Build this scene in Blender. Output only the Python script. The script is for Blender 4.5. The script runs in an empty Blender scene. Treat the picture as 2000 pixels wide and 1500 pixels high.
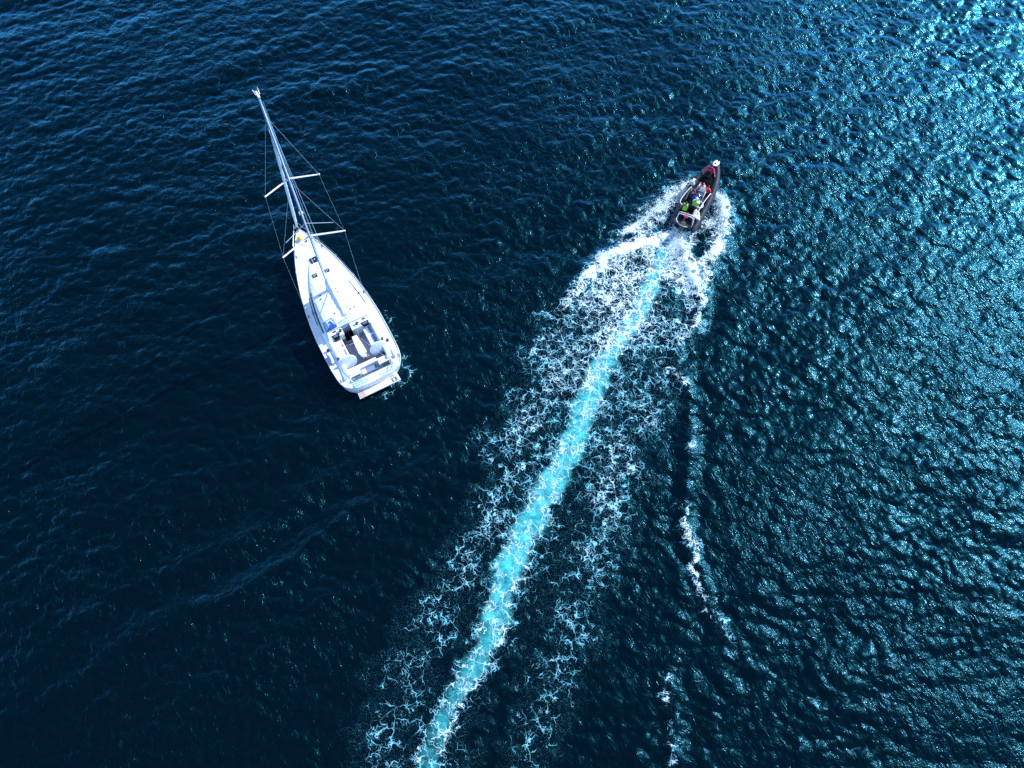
import bpy, bmesh, math, random
import numpy as np
from mathutils import Vector, Matrix

# ------------------------------------------------------------------ camera, sky, sun, exposure
S = bpy.context.scene
CAM_H, FOC = 56.3, 1700.0
TILT = math.atan(784.0 / FOC)                       # from straight down
cam = bpy.data.cameras.new('camera')
cam.sensor_fit = 'HORIZONTAL'; cam.sensor_width = 36.0
cam.lens = FOC / 2000.0 * 36.0
cam.clip_start = 0.5; cam.clip_end = 9000.0
camo = bpy.data.objects.new('camera', cam); S.collection.objects.link(camo)
camo.location = (0, 0, CAM_H); camo.rotation_euler = (TILT, 0, 0)
S.camera = camo

SUN_AZ = math.radians(33.0)      # from +X towards +Y
SUN_EL = math.radians(40.5)
wd = bpy.data.worlds.new('World'); S.world = wd; wd.use_nodes = True
wn = wd.node_tree.nodes; wl = wd.node_tree.links
wn.clear()
wo = wn.new('ShaderNodeOutputWorld'); bg = wn.new('ShaderNodeBackground'); sky = wn.new('ShaderNodeTexSky')
sky.sky_type = 'NISHITA'; sky.sun_disc = False
sky.sun_elevation = SUN_EL; sky.sun_rotation = math.pi/2 - SUN_AZ
sky.altitude = 0.0; sky.air_density = 1.15; sky.dust_density = 0.35; sky.ozone_density = 4.5
bg.inputs['Strength'].default_value = 0.15
wl.new(sky.outputs[0], bg.inputs[0]); wl.new(bg.outputs[0], wo.inputs[0])

sl = bpy.data.lights.new('sun', 'SUN'); sl.energy = 3.3; sl.angle = math.radians(0.53); sl.color = (1.0, 0.965, 0.91)
so = bpy.data.objects.new('sun', sl); S.collection.objects.link(so)
sd = Vector((math.cos(SUN_EL)*math.cos(SUN_AZ), math.cos(SUN_EL)*math.sin(SUN_AZ), math.sin(SUN_EL)))
so.rotation_euler = sd.to_track_quat('Z', 'Y').to_euler(); so.location = sd * 120

S.view_settings.view_transform = 'Standard'; S.view_settings.look = 'None'
S.view_settings.exposure = 0.85; S.view_settings.gamma = 1.0; S.view_settings.use_curve_mapping = False
S.cycles.max_bounces = 5; S.cycles.glossy_bounces = 2; S.cycles.diffuse_bounces = 2
S.cycles.sample_clamp_indirect = 4.0
S.cycles.use_denoising = False

# ------------------------------------------------------------------ node helper
class NT:
    def __init__(s, name):
        s.m = bpy.data.materials.new(name); s.m.use_nodes = True
        s.t = s.m.node_tree; s.t.nodes.clear()
        s.out = s.t.nodes.new('ShaderNodeOutputMaterial')
    def n(s, typ, **kw):
        nd = s.t.nodes.new('ShaderNode' + typ)
        for k, v in kw.items(): setattr(nd, k, v)
        return nd
    def set(s, sock, v):
        if isinstance(v, bpy.types.NodeSocket): s.t.links.new(v, sock)
        elif v is not None:
            if hasattr(sock.default_value, '__len__') and len(sock.default_value) == 4 and len(v) == 3: v = (*v, 1)
            sock.default_value = v
    def math(s, op, a, b=None, c=None, clamp=False):
        nd = s.n('Math', operation=op, use_clamp=clamp)
        for i, v in enumerate((a, b, c)):
            if v is not None: s.set(nd.inputs[i], v)
        return nd.outputs[0]
    def vmath(s, op, a, b=None, scale=None):
        nd = s.n('VectorMath', operation=op)
        s.set(nd.inputs[0], a)
        if b is not None: s.set(nd.inputs[1], b)
        if scale is not None: s.set(nd.inputs['Scale'], scale)
        return nd.outputs[0]
    def noise(s, vec, scale, detail=2.0, rough=0.5, color=False):
        nd = s.n('TexNoise'); s.set(nd.inputs['Vector'], vec); nd.inputs['Scale'].default_value = scale
        nd.inputs['Detail'].default_value = detail; nd.inputs['Roughness'].default_value = rough
        return nd.outputs['Color'] if color else nd.outputs[0]
    def ramp(s, v, a, b, c=0.0, d=1.0, smooth=True):
        nd = s.n('MapRange', interpolation_type='SMOOTHSTEP' if smooth else 'LINEAR')
        for i, x in enumerate((v, a, b, c, d)): s.set(nd.inputs[i], x)
        return nd.outputs[0]
    def mixc(s, f, a, b, mode='MIX'):
        nd = s.n('Mix', data_type='RGBA', blend_type=mode)
        s.set(nd.inputs[0], f); s.set(nd.inputs[6], a); s.set(nd.inputs[7], b)
        return nd.outputs[2]
    def mixs(s, f, a, b):
        nd = s.n('MixShader'); s.set(nd.inputs[0], f); s.t.links.new(a, nd.inputs[1]); s.t.links.new(b, nd.inputs[2])
        return nd.outputs[0]
    def done(s, sh):
        s.t.links.new(sh, s.out.inputs[0]); return s.m

# ------------------------------------------------------------------ water and wake materials
def water_material(name, wake):
    N = NT(name)
    pos = N.n('NewGeometry').outputs['Position']
    # ripples smaller than the mesh, stretched across the wind
    mp = N.n('Mapping', vector_type='TEXTURE'); N.set(mp.inputs[0], pos); mp.inputs['Rotation'].default_value = (0, 0, math.radians(12)); mp.inputs['Scale'].default_value = (1.7, 1.0, 1.0)
    mq = N.n('Mapping', vector_type='TEXTURE'); N.set(mq.inputs[0], pos); mq.inputs['Rotation'].default_value = (0, 0, math.radians(121)); mq.inputs['Scale'].default_value = (2.6, 1.0, 1.0)
    warp = N.vmath('SCALE', N.vmath('SUBTRACT', N.noise(pos, 1.1, 1.0, color=True), (0.5, 0.5, 0.5)), scale=0.7)
    p2 = N.vmath('ADD', mp.outputs[0], warp)
    n1 = N.noise(p2, 1.7, 3.0, 0.55)
    r1 = N.math('ABSOLUTE', N.math('SUBTRACT', n1, 0.5))
    n3 = N.noise(N.vmath('ADD', mq.outputs[0], warp), 3.0, 2.0, 0.55)
    r3 = N.math('ABSOLUTE', N.math('SUBTRACT', n3, 0.5))
    n2 = N.noise(p2, 5.5, 3.0, 0.6)
    r2 = N.math('ABSOLUTE', N.math('SUBTRACT', n2, 0.5))
    # gusts: broad patches where the small ripples are stronger or weaker
    gust = N.ramp(N.noise(pos, 0.055, 2.0, 0.5), 0.3, 0.7, 0.65, 1.3)
    hgt = N.math('ADD', N.math('MULTIPLY', r1, -RIP1), N.math('MULTIPLY', r2, -RIP2))
    hgt = N.math('ADD', hgt, N.math('MULTIPLY', r3, -RIP3))
    hgt = N.math('MULTIPLY', hgt, gust)
    deep = (0.0001, 0.0032, 0.0048)
    bmp = N.n('Bump'); bmp.inputs['Strength'].default_value = 1.0; bmp.inputs['Distance'].default_value = 1.0
    if wake:
        foam_a = N.n('Attribute', attribute_name='foam').outputs['Fac']
        aer_a = N.n('Attribute', attribute_name='aerated').outputs['Fac']
        w1 = N.vmath('SCALE', N.vmath('SUBTRACT', N.noise(pos, 1.3, 2.0, 0.6, color=True), (0.5, 0.5, 0.5)), scale=0.95)
        w2 = N.vmath('SCALE', N.vmath('SUBTRACT', N.noise(pos, 3.6, 1.0, 0.5, color=True), (0.5, 0.5, 0.5)), scale=0.30)
        q = N.vmath('ADD', N.vmath('ADD', pos, w1), w2)
        def web(scale, off):
            v = N.n('TexVoronoi', feature='DISTANCE_TO_EDGE', voronoi_dimensions='2D')
            N.set(v.inputs['Vector'], N.vmath('ADD', q, off)); v.inputs['Scale'].default_value = scale
            return v.outputs['Distance']
        v1 = web(1.2, (3, 7, 0)); v2 = web(2.7, (11, 2, 0)); v3 = web(5.4, (5, 13, 0))
        brk = N.noise(pos, 1.5, 1.5, 0.5)               # breaks the threads up
        big = N.noise(pos, 0.42, 3.0, 0.6)            # patches
        den = N.math('ADD', foam_a, N.math('MULTIPLY', N.math('SUBTRACT', big, 0.5), 0.75))
        den = N.math('ADD', den, N.math('MULTIPLY', N.math('SUBTRACT', brk, 0.5), 1.5))
        den = N.math('MULTIPLY', N.math('MAXIMUM', den, 0.0), N.ramp(foam_a, 0.015, 0.14))
        def thread(v, wid, k, lo):
            wd_ = N.math('MULTIPLY', N.math('MAXIMUM', N.math('SUBTRACT', den, lo), 0.0), wid)
            x = N.math('DIVIDE', v, N.math('ADD', wd_, 0.0008))
            return N.math('MULTIPLY', N.ramp(x, 0.15, 1.1, 1.0, 0.0), k)
        f1 = thread(v1, 0.115, 1.0, 0.08)
        f2 = thread(v2, 0.20, 1.0, 0.34)
        f3 = thread(v3, 0.36, 0.95, 0.62)
        wm = N.math('ABSOLUTE', N.math('SUBTRACT', N.noise(q, 2.5, 1.0, 0.5), 0.5))      # curly open threads
        f4 = thread(wm, 0.075, 0.95, 0.20)
        mask = N.math('MAXIMUM', N.math('MAXIMUM', f1, f2), N.math('MAXIMUM', f3, f4))
        # specks of loose bubbles
        sp = N.ramp(N.noise(pos, 10.0, 1.0, 0.5), 0.725, 0.765)
        mask = N.math('MAXIMUM', mask, N.math('MULTIPLY', sp, N.ramp(foam_a, 0.03, 0.3, 0.0, 0.6)))
        solid = N.ramp(N.math('ADD', foam_a, N.math('MULTIPLY', N.math('SUBTRACT', N.noise(q, 3.0, 3.0, 0.65), 0.5), 1.1)), 0.80, 1.15)
        mask = N.math('MAXIMUM', mask, solid)
        mask = N.math('MULTIPLY', mask, N.ramp(foam_a, 0.0, 0.08))
        milky = N.ramp(N.math('ADD', aer_a, N.math('MULTIPLY', N.math('SUBTRACT', N.noise(q, 1.0, 3.0, 0.6), 0.5), 1.3)), 0.05, 0.95)
        milky = N.math('MULTIPLY', milky, N.ramp(aer_a, 0.0, 0.25))
        teal = N.mixc(N.ramp(N.noise(q, 1.6, 3.0, 0.6), 0.3, 0.7), (0.010, 0.24, 0.28), (0.08, 0.53, 0.56))
        halo = N.math('MULTIPLY', N.ramp(den, 0.25, 1.1), 0.55)
        body = N.mixc(milky, deep, teal)
        body = N.mixc(halo, body, (0.002, 0.07, 0.15))
        foamc = N.mixc(N.ramp(foam_a, 0.18, 0.72), (0.16, 0.54, 0.68), (0.72, 0.88, 0.92))
        hgt = N.math('ADD', hgt, N.math('MULTIPLY', mask, N.ramp(foam_a, 0.2, 1.0, 0.012, 0.06)))
    else:
        body = deep
    N.set(bmp.inputs['Height'], hgt)
    nrm = bmp.outputs[0]
    dif = N.n('BsdfDiffuse'); N.set(dif.inputs['Color'], body)
    g1 = N.n('BsdfGlossy', distribution='GGX'); g1.inputs['Color'].default_value = G1COL; g1.inputs['Roughness'].default_value = G1R; N.set(g1.inputs['Normal'], nrm)
    g2 = N.n('BsdfGlossy', distribution='BECKMANN'); g2.inputs['Color'].default_value = G2COL; g2.inputs['Roughness'].default_value = G2R; N.set(g2.inputs['Normal'], nrm)
    lw = N.n('LayerWeight'); lw.inputs[0].default_value = 0.5; N.set(lw.inputs[1], nrm)     # 1 - cos(view angle)
    frs = N.math('ADD', FR0, N.math('MULTIPLY', N.math('POWER', lw.outputs['Facing'], FRP), FRK), clamp=True)
    gl = N.mixs(G2MIX, g1.outputs[0], g2.outputs[0])
    sh = N.mixs(frs, dif.outputs[0], gl)
    if wake:
        fb = N.n('BsdfDiffuse'); N.set(fb.inputs['Color'], foamc); N.set(fb.inputs['Normal'], nrm)
        sh = N.mixs(mask, sh, fb.outputs[0])
    return N.done(sh)
RIP1, RIP2, RIP3 = 0.09, 0.030, 0.085
G1COL = (0.30, 0.60, 1.0, 1); G1R = 0.105
G2COL = (0.07, 0.72, 1.08, 1); G2R = 0.365; G2MIX = 0.62
FR0, FRK, FRP = 0.017, 2.9, 4.2
M_WATER = water_material('sea_water', False)
M_WAKE = water_material('sea_water_with_foam', True)

# ------------------------------------------------------------------ the sea surface
rng = np.random.default_rng(11)
GN, GS = 1024, 0.12                      # periodic wave tile: 1024 cells of 12 cm
def wave_tile():
    k1 = np.fft.fftfreq(GN, GS) * 2*np.pi
    kx, ky = np.meshgrid(k1, k1, indexing='ij')
    k = np.hypot(kx, ky); k[0, 0] = 1.0
    th = np.arctan2(ky, kx)
    def spec(kp, d0, pw, iso, hi, amp):
        dd = np.abs(np.cos((th - math.radians(d0)) / 1.0)) ** pw
        P = k**-4.0 * np.exp(-(kp/k)**2) * np.exp(-(k/hi)**2) * (dd + iso)
        P[0, 0] = 0
        z = (rng.normal(size=k.shape) + 1j*rng.normal(size=k.shape)) * np.sqrt(P)
        h = np.fft.ifft2(z)
        sx = np.fft.ifft2(1j*kx*z).real; sy = np.fft.ifft2(1j*ky*z).real
        r = math.sqrt((sx**2 + sy**2).mean())
        return z / r * amp
    z = spec(2*np.pi/1.7, 100, 4.0, 0.20, 2*np.pi/0.32, 0.165) + spec(2*np.pi/7.0, 118, 6.0, 0.05, 2*np.pi/2.6, 0.050) + spec(2*np.pi/0.95, 36, 6.0, 0.12, 2*np.pi/0.30, 0.095)
    h = np.fft.ifft2(z).real
    dx = np.fft.ifft2(-1j*kx/k*z).real; dy = np.fft.ifft2(-1j*ky/k*z).real
    return h, dx, dy
TH, TX, TY = wave_tile()

def seg_dist(X, Y, pts):
    """distance to a polyline and the position (0..1) along it"""
    best = np.full(X.shape, 1e9); tt = np.zeros(X.shape)
    P = np.array(pts, float); L = np.r_[0, np.cumsum(np.hypot(*np.diff(P, axis=0).T))]; T = L[-1]
    for i in range(len(P)-1):
        a, b = P[i], P[i+1]; d = b-a; l2 = d@d
        u = np.clip(((X-a[0])*d[0] + (Y-a[1])*d[1])/l2, 0, 1)
        r = np.hypot(X-a[0]-u*d[0], Y-a[1]-u*d[1])
        m = r < best
        best[m] = r[m]; tt[m] = (L[i] + u[m]*math.sqrt(l2))/T
    return best, tt
def sm(x, a, b):
    t = np.clip((x-a)/(b-a), 0, 1); return t*t*(3-2*t)

CENTRE = [(13.6,40.0),(12.6,38.1),(11.3,35.8),(9.3,32.2),(7.4,28.8),(5.6,24.8),(3.9,20.9),(2.1,17.6),(0.8,14.5),(-0.3,11.8),(-1.3,9.2),(-2.4,6.7),(-3.4,4.6),(-4.9,1.2),(-5.9,-1.5),(-8,-7)]
LEFT = [(12.1,41.5),(9.1,39.1),(6.6,36.4),(3.0,32.9),(1.5,29.3),(0.4,27.2),(-0.5,24.0),(-2.1,20.2),(-2.9,16.6),(-5.0,13.1),(-6.5,9.9),(-7.9,6.7),(-9.0,3.8),(-9.7,0.9),(-10.6,-2),(-12,-8)]
RIGHT = [(17.0,41.5),(17.3,39.6),(15.6,36.7),(14.5,32.4),(13.0,28.4),(11.2,24.0),(8.9,20.2),(7.9,16.6),(7.0,13.1),(5.9,9.9),(4.4,6.7),(3.7,3.8),(2.4,0.9),(1.4,-2),(0,-8)]
PSPRAY = [(14.3,43.0),(13.2,42.7),(12.1,41.7),(10.2,39.8),(8.2,37.3)]
SSPRAY = [(16.3,42.4),(16.55,41.4),(16.6,40.2),(16.0,38.2),(14.8,35.4),(14.3,33.1)]
LV = [(12.9,39.2),(11.5,38.4),(9.0,37.4),(7.0,36.5),(5.4,34.7),(3.9,32.7)]
RV = [(12.9,39.2),(13.3,36.7),(13.8,34.5),(14.1,32.2),(13.3,30.5),(11.9,29.2)]
ARM = [(11.5,28.4),(12.4,26.4),(12.5,24.4),(12.3,21.3),(11.7,18.0),(11.5,16.0),(11.6,14.3),(12.4,11.8),(12.9,8.9)]
ARM2 = [(9.6,6.4),(9.9,3.8),(9.7,2.4),(9.8,0.6),(9.2,-3)]
YACHT_O = (-9.287, 25.337); YACHT_HD = math.radians(118.38)
def interp(pts, Y):
    P = np.array(sorted([(b, a) for a, b in pts])); return np.interp(Y, P[:, 0], P[:, 1])

RAG = TH/TH.std(); RAG2 = (TX-TX.mean())/TX.std()
def wake_fields(X, Y):
    # everything in the wake is torn by the same turbulence
    near = np.interp(Y, [0, 30, 40, 44], [1.0, 1.0, .55, .35])
    a1, a2 = sample(RAG, X*.9+31, Y*.9), sample(RAG2, X*.9+7, Y*.9+19)
    b1, b2 = sample(RAG, X*3.1, Y*3.1+5), sample(RAG2, X*3.1+11, Y*3.1)
    X0, Y0 = X, Y
    X = X + near*(.24*a1+.13*b1); Y = Y + near*(.24*a2+.13*b2)
    patch = sample(RAG2, X*.35+3, Y*.35+40)
    xl, xr, xc = interp(LEFT, Y), interp(RIGHT, Y), interp(CENTRE, Y)
    wob = 0.45*np.sin(Y*1.7) + 0.35*np.sin(Y*3.9+1) + 0.25*np.sin(X*2.3+Y)
    xl = xl + wob; xr = xr + 0.8*wob
    u = (X-xl)/np.maximum(xr-xl, 0.5)
    ys = [-8, 0, 6, 12, 18, 24, 28, 31, 33.5, 36, 39, 41.5]
    base = np.interp(Y, ys, [.08, .09, .12, .17, .24, .33, .40, .50, .62, .74, .68, .45])
    ed = np.interp(Y, [0, 15, 30, 40], [.26, .22, .14, .08])
    D = base * sm(u, -ed*0.6, ed) * (1-sm(u, 1-ed, 1+ed*0.6))
    far = 1-sm(Y, 14, 30)
    band = np.exp(-((u-.16)/.10)**2) + 0.9*np.exp(-((u-.86)/.10)**2)
    gap = np.exp(-((u-.34)/.07)**2) + np.exp(-((u-.63)/.08)**2)
    D += far*0.17*band - far*0.12*gap
    D *= 1 + .22*np.clip(patch, -1.5, 1.5)
    D[(u < -0.12) | (u > 1.12)] = 0
    D *= 1-sm(Y, 40.3, 41.8)
    # dark lee between the right-hand crest and the turbulent middle
    D *= 1 - 0.55*np.exp(-((X-11.6)/1.3)**2 - ((Y-33.0)/2.0)**2)
    # turbulent middle strip with bubbles below the surface
    dc, tc = seg_dist(X0+.35*(X-X0)+.22*np.sin(Y*.55), Y0+.35*(Y-Y0), CENTRE)
    hw = np.interp(Y, [-8, 0, 8, 16, 24, 30, 36, 39, 40], [.70, .75, .84, .95, .93, .76, .52, .7, .5])
    hw = hw*(1+0.12*np.sin(Y*2.1+.5)+0.08*np.sin(Y*4.7))
    A = (1-sm(dc, hw*0.25, hw*1.40)) * np.interp(Y, [-8, 0, 4, 8, 14, 34, 38, 40.5], [.30, .36, .48, .66, .95, 1.0, .9, .3])
    D += (1-sm(dc, hw*.6, hw*1.3)) * np.interp(Y, [-8, 0, 8, 20, 30, 34, 37, 40], [.26, .30, .30, .24, .12, -.02, .03, .6])
    # edges of the strip carry thicker threads further back
    D += np.exp(-((dc-hw)/.35)**2)*np.interp(Y, [-8, 4, 14, 22], [.22, .2, .12, 0])
    def stroke(pts, wid, val, end=0.0):
        d, t = seg_dist(X, Y, pts)
        return val*np.exp(-(d/wid)**2)*(1-end*sm(t, .45, 1))
    D = np.maximum(D, stroke(PSPRAY, 0.85, 1.05, .30)*(1+.18*b1))
    D = np.maximum(D, stroke(SSPRAY, 0.66, 1.05, .35)*(1+.18*b2))
    D = np.maximum(D, stroke(LV, 0.62, 1.22, .45)*(1+.14*b1))
    D = np.maximum(D, stroke(RV, 0.34, 1.15, .45)*(1+.18*b2))
    D = np.maximum(D, stroke([(13.3,39.9),(12.6,38.0),(12.3,36.8)], 0.75, 1.35, .3))
    # the hull's clean troughs beside the jet
    D *= 1 - 0.9*stroke([(14.8,38.7),(14.3,37.2)], .55, 1.0) 
    D *= 1 - 0.75*stroke([(12.1,39.3),(11.2,38.9)], .38, 1.0)
    D = np.maximum(D, stroke([(11.7,27.6),(12.4,26.0),(12.5,24.2),(12.4,21.2)], 0.30, 0.72)*np.clip(.75+.35*a1+.25*b2, .0, 1))  # sun glints on the right-hand crest, painted in as foam flecks
    D = np.maximum(D, stroke([(11.3,17.0),(11.5,15.4),(11.9,13.4),(12.6,11.2),(13.1,9.0),(13.4,7.8)], 0.27, 0.80, .25)*np.clip(.9+.3*a2+.25*b1, 0, 1))  # lower run of crest glints, likewise drawn as white foam
    D = np.maximum(D, stroke(ARM2, 0.34, 0.75)*np.clip(.5+.45*a2+.25*b1, 0, 1))  # glints on the second arm, put in as foam too
    # foam that the sailing yacht's hull and stern shed on the sunny side
    D = np.maximum(D, stroke([(-7.75,28.2),(-7.45,27.0),(-7.8,26.3)], 0.24, 0.32))
    D = np.maximum(D, stroke([(-7.8,26.4),(-8.3,25.6),(-9.0,25.1)], 0.22, 0.40))
    D = np.maximum(D, stroke([(-9.2,31.6),(-8.5,30.5),(-7.9,28.8)], 0.2, 0.15))
    return np.clip(D, 0, 1.4), np.clip(A, 0, 1)

def wake_height(X, Y):
    Z = np.zeros(X.shape)
    m = (X > -14) & (X < 22) & (Y > -10) & (Y < 50)
    x, y = X[m], Y[m]; z = np.zeros(x.shape)
    for pts, wid, hh in ((LV, .8, .28), (RV, .55, .26), (PSPRAY, 1.0, .22), (SSPRAY, .9, .20), (ARM, .50, .16), (ARM2, .5, .14)):
        d, t = seg_dist(x, y, pts)
        env = np.sin(np.clip(t, .02, .98)*np.pi)**.35
        z += hh*np.exp(-(d/wid)**2)*env - 0.35*hh*np.exp(-((d-2.0*wid)/wid)**2)*env
    # feathered crests fanning out from the right-hand arm
    d, t = seg_dist(x, y, [(12.4,26.4),(12.5,22),(12.0,17.5),(12.6,12),(13.2,7)])
    z += 0.03*np.sin((x*0.86+y*0.5)*3.3+np.sin(y*.7)*1.5)*np.exp(-((d-1.2)/1.5)**2)
    d, t = seg_dist(x, y, CENTRE)
    z += -0.16*np.exp(-(d/.9)**2)*sm(y, 33, 38)*(1-sm(y, 39.6, 40.4))
    Z[m] = z
    # the left-hand divergent crests: long low ridges running out towards the lower left
    m = (X > -46) & (X < 6) & (Y > -7) & (Y < 32)
    x, y = X[m], Y[m]; z = np.zeros(x.shape)
    for pts, hh, wd_ in (([(1.5, 29.5), (-6, 23), (-16, 16), (-34, 6)], .16, .7), ([(-1, 24), (-8, 17.5), (-17, 11.5), (-32, 3)], .22, .8), ([(-4, 15), (-12, 9.5), (-22, 4)], .13, .7)):
        d, t = seg_dist(x+.4*np.sin(y*.8), y+.3*np.sin(x*.6), pts)
        z += hh*(np.exp(-(d/wd_)**2)-.4*np.exp(-((d-2*wd_)/wd_)**2))*np.sin(np.clip(t, .01, .99)*np.pi)**.6
    Z[m] += z
    return Z

def grid_axis(lo, hi, out):
    i0, i1 = int(round(lo/GS)), int(round(hi/GS))
    core = np.arange(i0, i1+1)*GS
    g = [GS]; a = []
    x = 0
    while x < out:
        g.append(g[-1]*1.17); x += g[-1]; a.append(x)
    a = np.array(a)
    return np.r_[core[0]-a[::-1], core, core[-1]+a]
def sample(T, X, Y):
    fx, fy = X/GS, Y/GS
    ix, iy = np.floor(fx).astype(int), np.floor(fy).astype(int); u, v = fx-ix, fy-iy
    a = T[ix % GN, iy % GN]; b = T[(ix+1) % GN, iy % GN]; c = T[ix % GN, (iy+1) % GN]; d = T[(ix+1) % GN, (iy+1) % GN]
    return (a*(1-u)+b*u)*(1-v) + (c*(1-u)+d*u)*v

def calm(X, Y):
    """waves are flattened where a hull sits on or churned water covers them"""
    q = np.ones(X.shape)
    c, s_ = math.cos(YACHT_HD), math.sin(YACHT_HD)
    a = (X-YACHT_O[0])*c + (Y-YACHT_O[1])*s_ - 7; b = -(X-YACHT_O[0])*s_ + (Y-YACHT_O[1])*c
    r = np.sqrt((a/8.5)**2 + (b/3.0)**2)
    q *= 0.35 + 0.65*sm(r, .8, 1.3)
    return q

ax_x = grid_axis(-49.2, 49.2, 2600); ax_y = grid_axis(-7.2, 66.0, 2600)
GX, GY = np.meshgrid(ax_x, ax_y, indexing='ij')
sx = np.gradient(ax_x)[:, None]; sy = np.gradient(ax_y)[None, :]
fade = 1-sm(np.maximum(sx*np.ones_like(GY), sy*np.ones_like(GX)), 0.13, 1.0)
fade = np.maximum(fade, 0) * calm(GX, GY)
gus = sample(RAG, GX*.07+9, GY*.13+4)*.6 + sample(RAG, (GX*.8+GY*.6)*.05, (GY*.8-GX*.6)*.18+50)*.6      # gusts: rougher and smoother lanes
fade = fade*np.clip(1+.17*gus, .62, 1.38)
SZ = sample(TH, GX, GY)*fade + wake_height(GX, GY)
SX = GX + 0.75*sample(TX, GX, GY)*fade; SY = GY + 0.75*sample(TY, GX, GY)*fade

def grid_mesh(name, V, F, mat):
    me = bpy.data.meshes.new(name)
    me.vertices.add(len(V)); me.vertices.foreach_set('co', V.astype(np.float32).ravel())
    me.loops.add(F.size); me.loops.foreach_set('vertex_index', F.astype(np.int32).ravel())
    me.polygons.add(len(F)); me.polygons.foreach_set('loop_start', np.arange(len(F), dtype=np.int32)*4)
    me.polygons.foreach_set('use_smooth', np.ones(len(F), bool))
    me.materials.append(mat); me.update(calc_edges=True)
    o = bpy.data.objects.new(name, me); S.collection.objects.link(o)
    return o
nx, ny = GX.shape
idx = np.arange(nx*ny).reshape(nx, ny)
V = np.stack([SX.ravel(), SY.ravel(), SZ.ravel()], 1)
F = np.stack([idx[:-1, :-1].ravel(), idx[1:, :-1].ravel(), idx[1:, 1:].ravel(), idx[:-1, 1:].ravel()], 1)
water = grid_mesh('water', V, F, M_WATER); water['kind'] = 'structure'

# foam and churned water: a skin over the same waves
fo = np.zeros(GX.shape); ae = np.zeros(GX.shape)
m = (GX > -15) & (GX < 21) & (GY > -7.3) & (GY < 47)
fo[m], ae[m] = wake_fields(GX[m], GY[m])
on = (fo > 0.012) | (ae > 0.01)
cell = on[:-1, :-1] | on[1:, :-1] | on[1:, 1:] | on[:-1, 1:]
Fw = F[cell.ravel()]
uq, inv = np.unique(Fw, return_inverse=True)
Vw = V[uq].copy(); Vw[:, 2] += 0.012
fov = fo.ravel()[uq]; aev = ae.ravel()[uq]
Vw[:, 2] += 0.10*np.clip(fov-0.75, 0, 1)*rng.random(len(uq))
wake = grid_mesh('wake_foam', Vw, inv.reshape(-1, 4), M_WAKE); wake['kind'] = 'stuff'
wake['label'] = 'white foam and turquoise churned water trailing behind the inflatable boat'; wake['category'] = 'wake'
for nm, ar in (('foam', fov), ('aerated', aev)):
    a = wake.data.attributes.new(nm, 'FLOAT', 'POINT'); a.data.foreach_set('value', ar.astype(np.float32))
print('water faces', len(F), 'wake faces', len(Fw))

# ------------------------------------------------------------------ mesh helpers
def plain(name, col, rough=0.5, metal=0.0, var=0.06, scale=6.0, spec=0.5, coat=0.0, col2=None, bump=0.0, bscale=40.0):
    N = NT(name)
    tc = N.n('TexCoord').outputs['Object']
    b = N.n('BsdfPrincipled')
    f = N.noise(tc, scale, 4.0, 0.6)
    c2 = col2 if col2 else tuple(max(0, c*(1-var*4)) for c in col)
    N.set(b.inputs['Base Color'], N.mixc(N.ramp(f, 0.35, 0.75), col, c2))
    b.inputs['Metallic'].default_value = metal
    N.set(b.inputs['Roughness'], N.ramp(N.noise(tc, scale*3, 2.0), 0.3, 0.7, rough*0.85, min(1, rough*1.2)))
    b.inputs['Specular IOR Level'].default_value = spec
    b.inputs['Coat Weight'].default_value = coat
    if bump:
        bp = N.n('Bump'); bp.inputs['Distance'].default_value = bump
        N.set(bp.inputs['Height'], N.noise(tc, bscale, 3.0)); N.set(b.inputs['Normal'], bp.outputs[0])
    return N.done(b.outputs[0])

def planked(name, ca, cb, seam, pitch, axis=0, rough=0.65):
    """timber laid in narrow strips with dark caulking between them"""
    N = NT(name)
    tc = N.n('TexCoord').outputs['Object']
    sp = N.n('SeparateXYZ'); N.set(sp.inputs[0], tc)
    u = N.math('DIVIDE', sp.outputs[axis], pitch)
    fr = N.math('FRACT', u); idn = N.math('FLOOR', u)
    wn_ = N.n('TexWhiteNoise', noise_dimensions='1D'); N.set(wn_.inputs['W'], idn)
    c = N.mixc(wn_.outputs[0], ca, cb)
    mp = N.n('Mapping'); N.set(mp.inputs[0], tc); mp.inputs['Scale'].default_value = (14, 2, 4) if axis == 0 else (2, 14, 4)
    c = N.mixc(N.ramp(N.noise(mp.outputs[0], 3.0, 3.0), 0.3, 0.8, 0, 0.35), c, (0.10, 0.07, 0.06))
    edge = N.math('ABSOLUTE', N.math('SUBTRACT', fr, 0.5))
    c = N.mixc(N.ramp(edge, 0.42, 0.46), c, seam)
    b = N.n('BsdfPrincipled'); N.set(b.inputs['Base Color'], c); b.inputs['Roughness'].default_value = rough
    return N.done(b.outputs[0])

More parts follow.
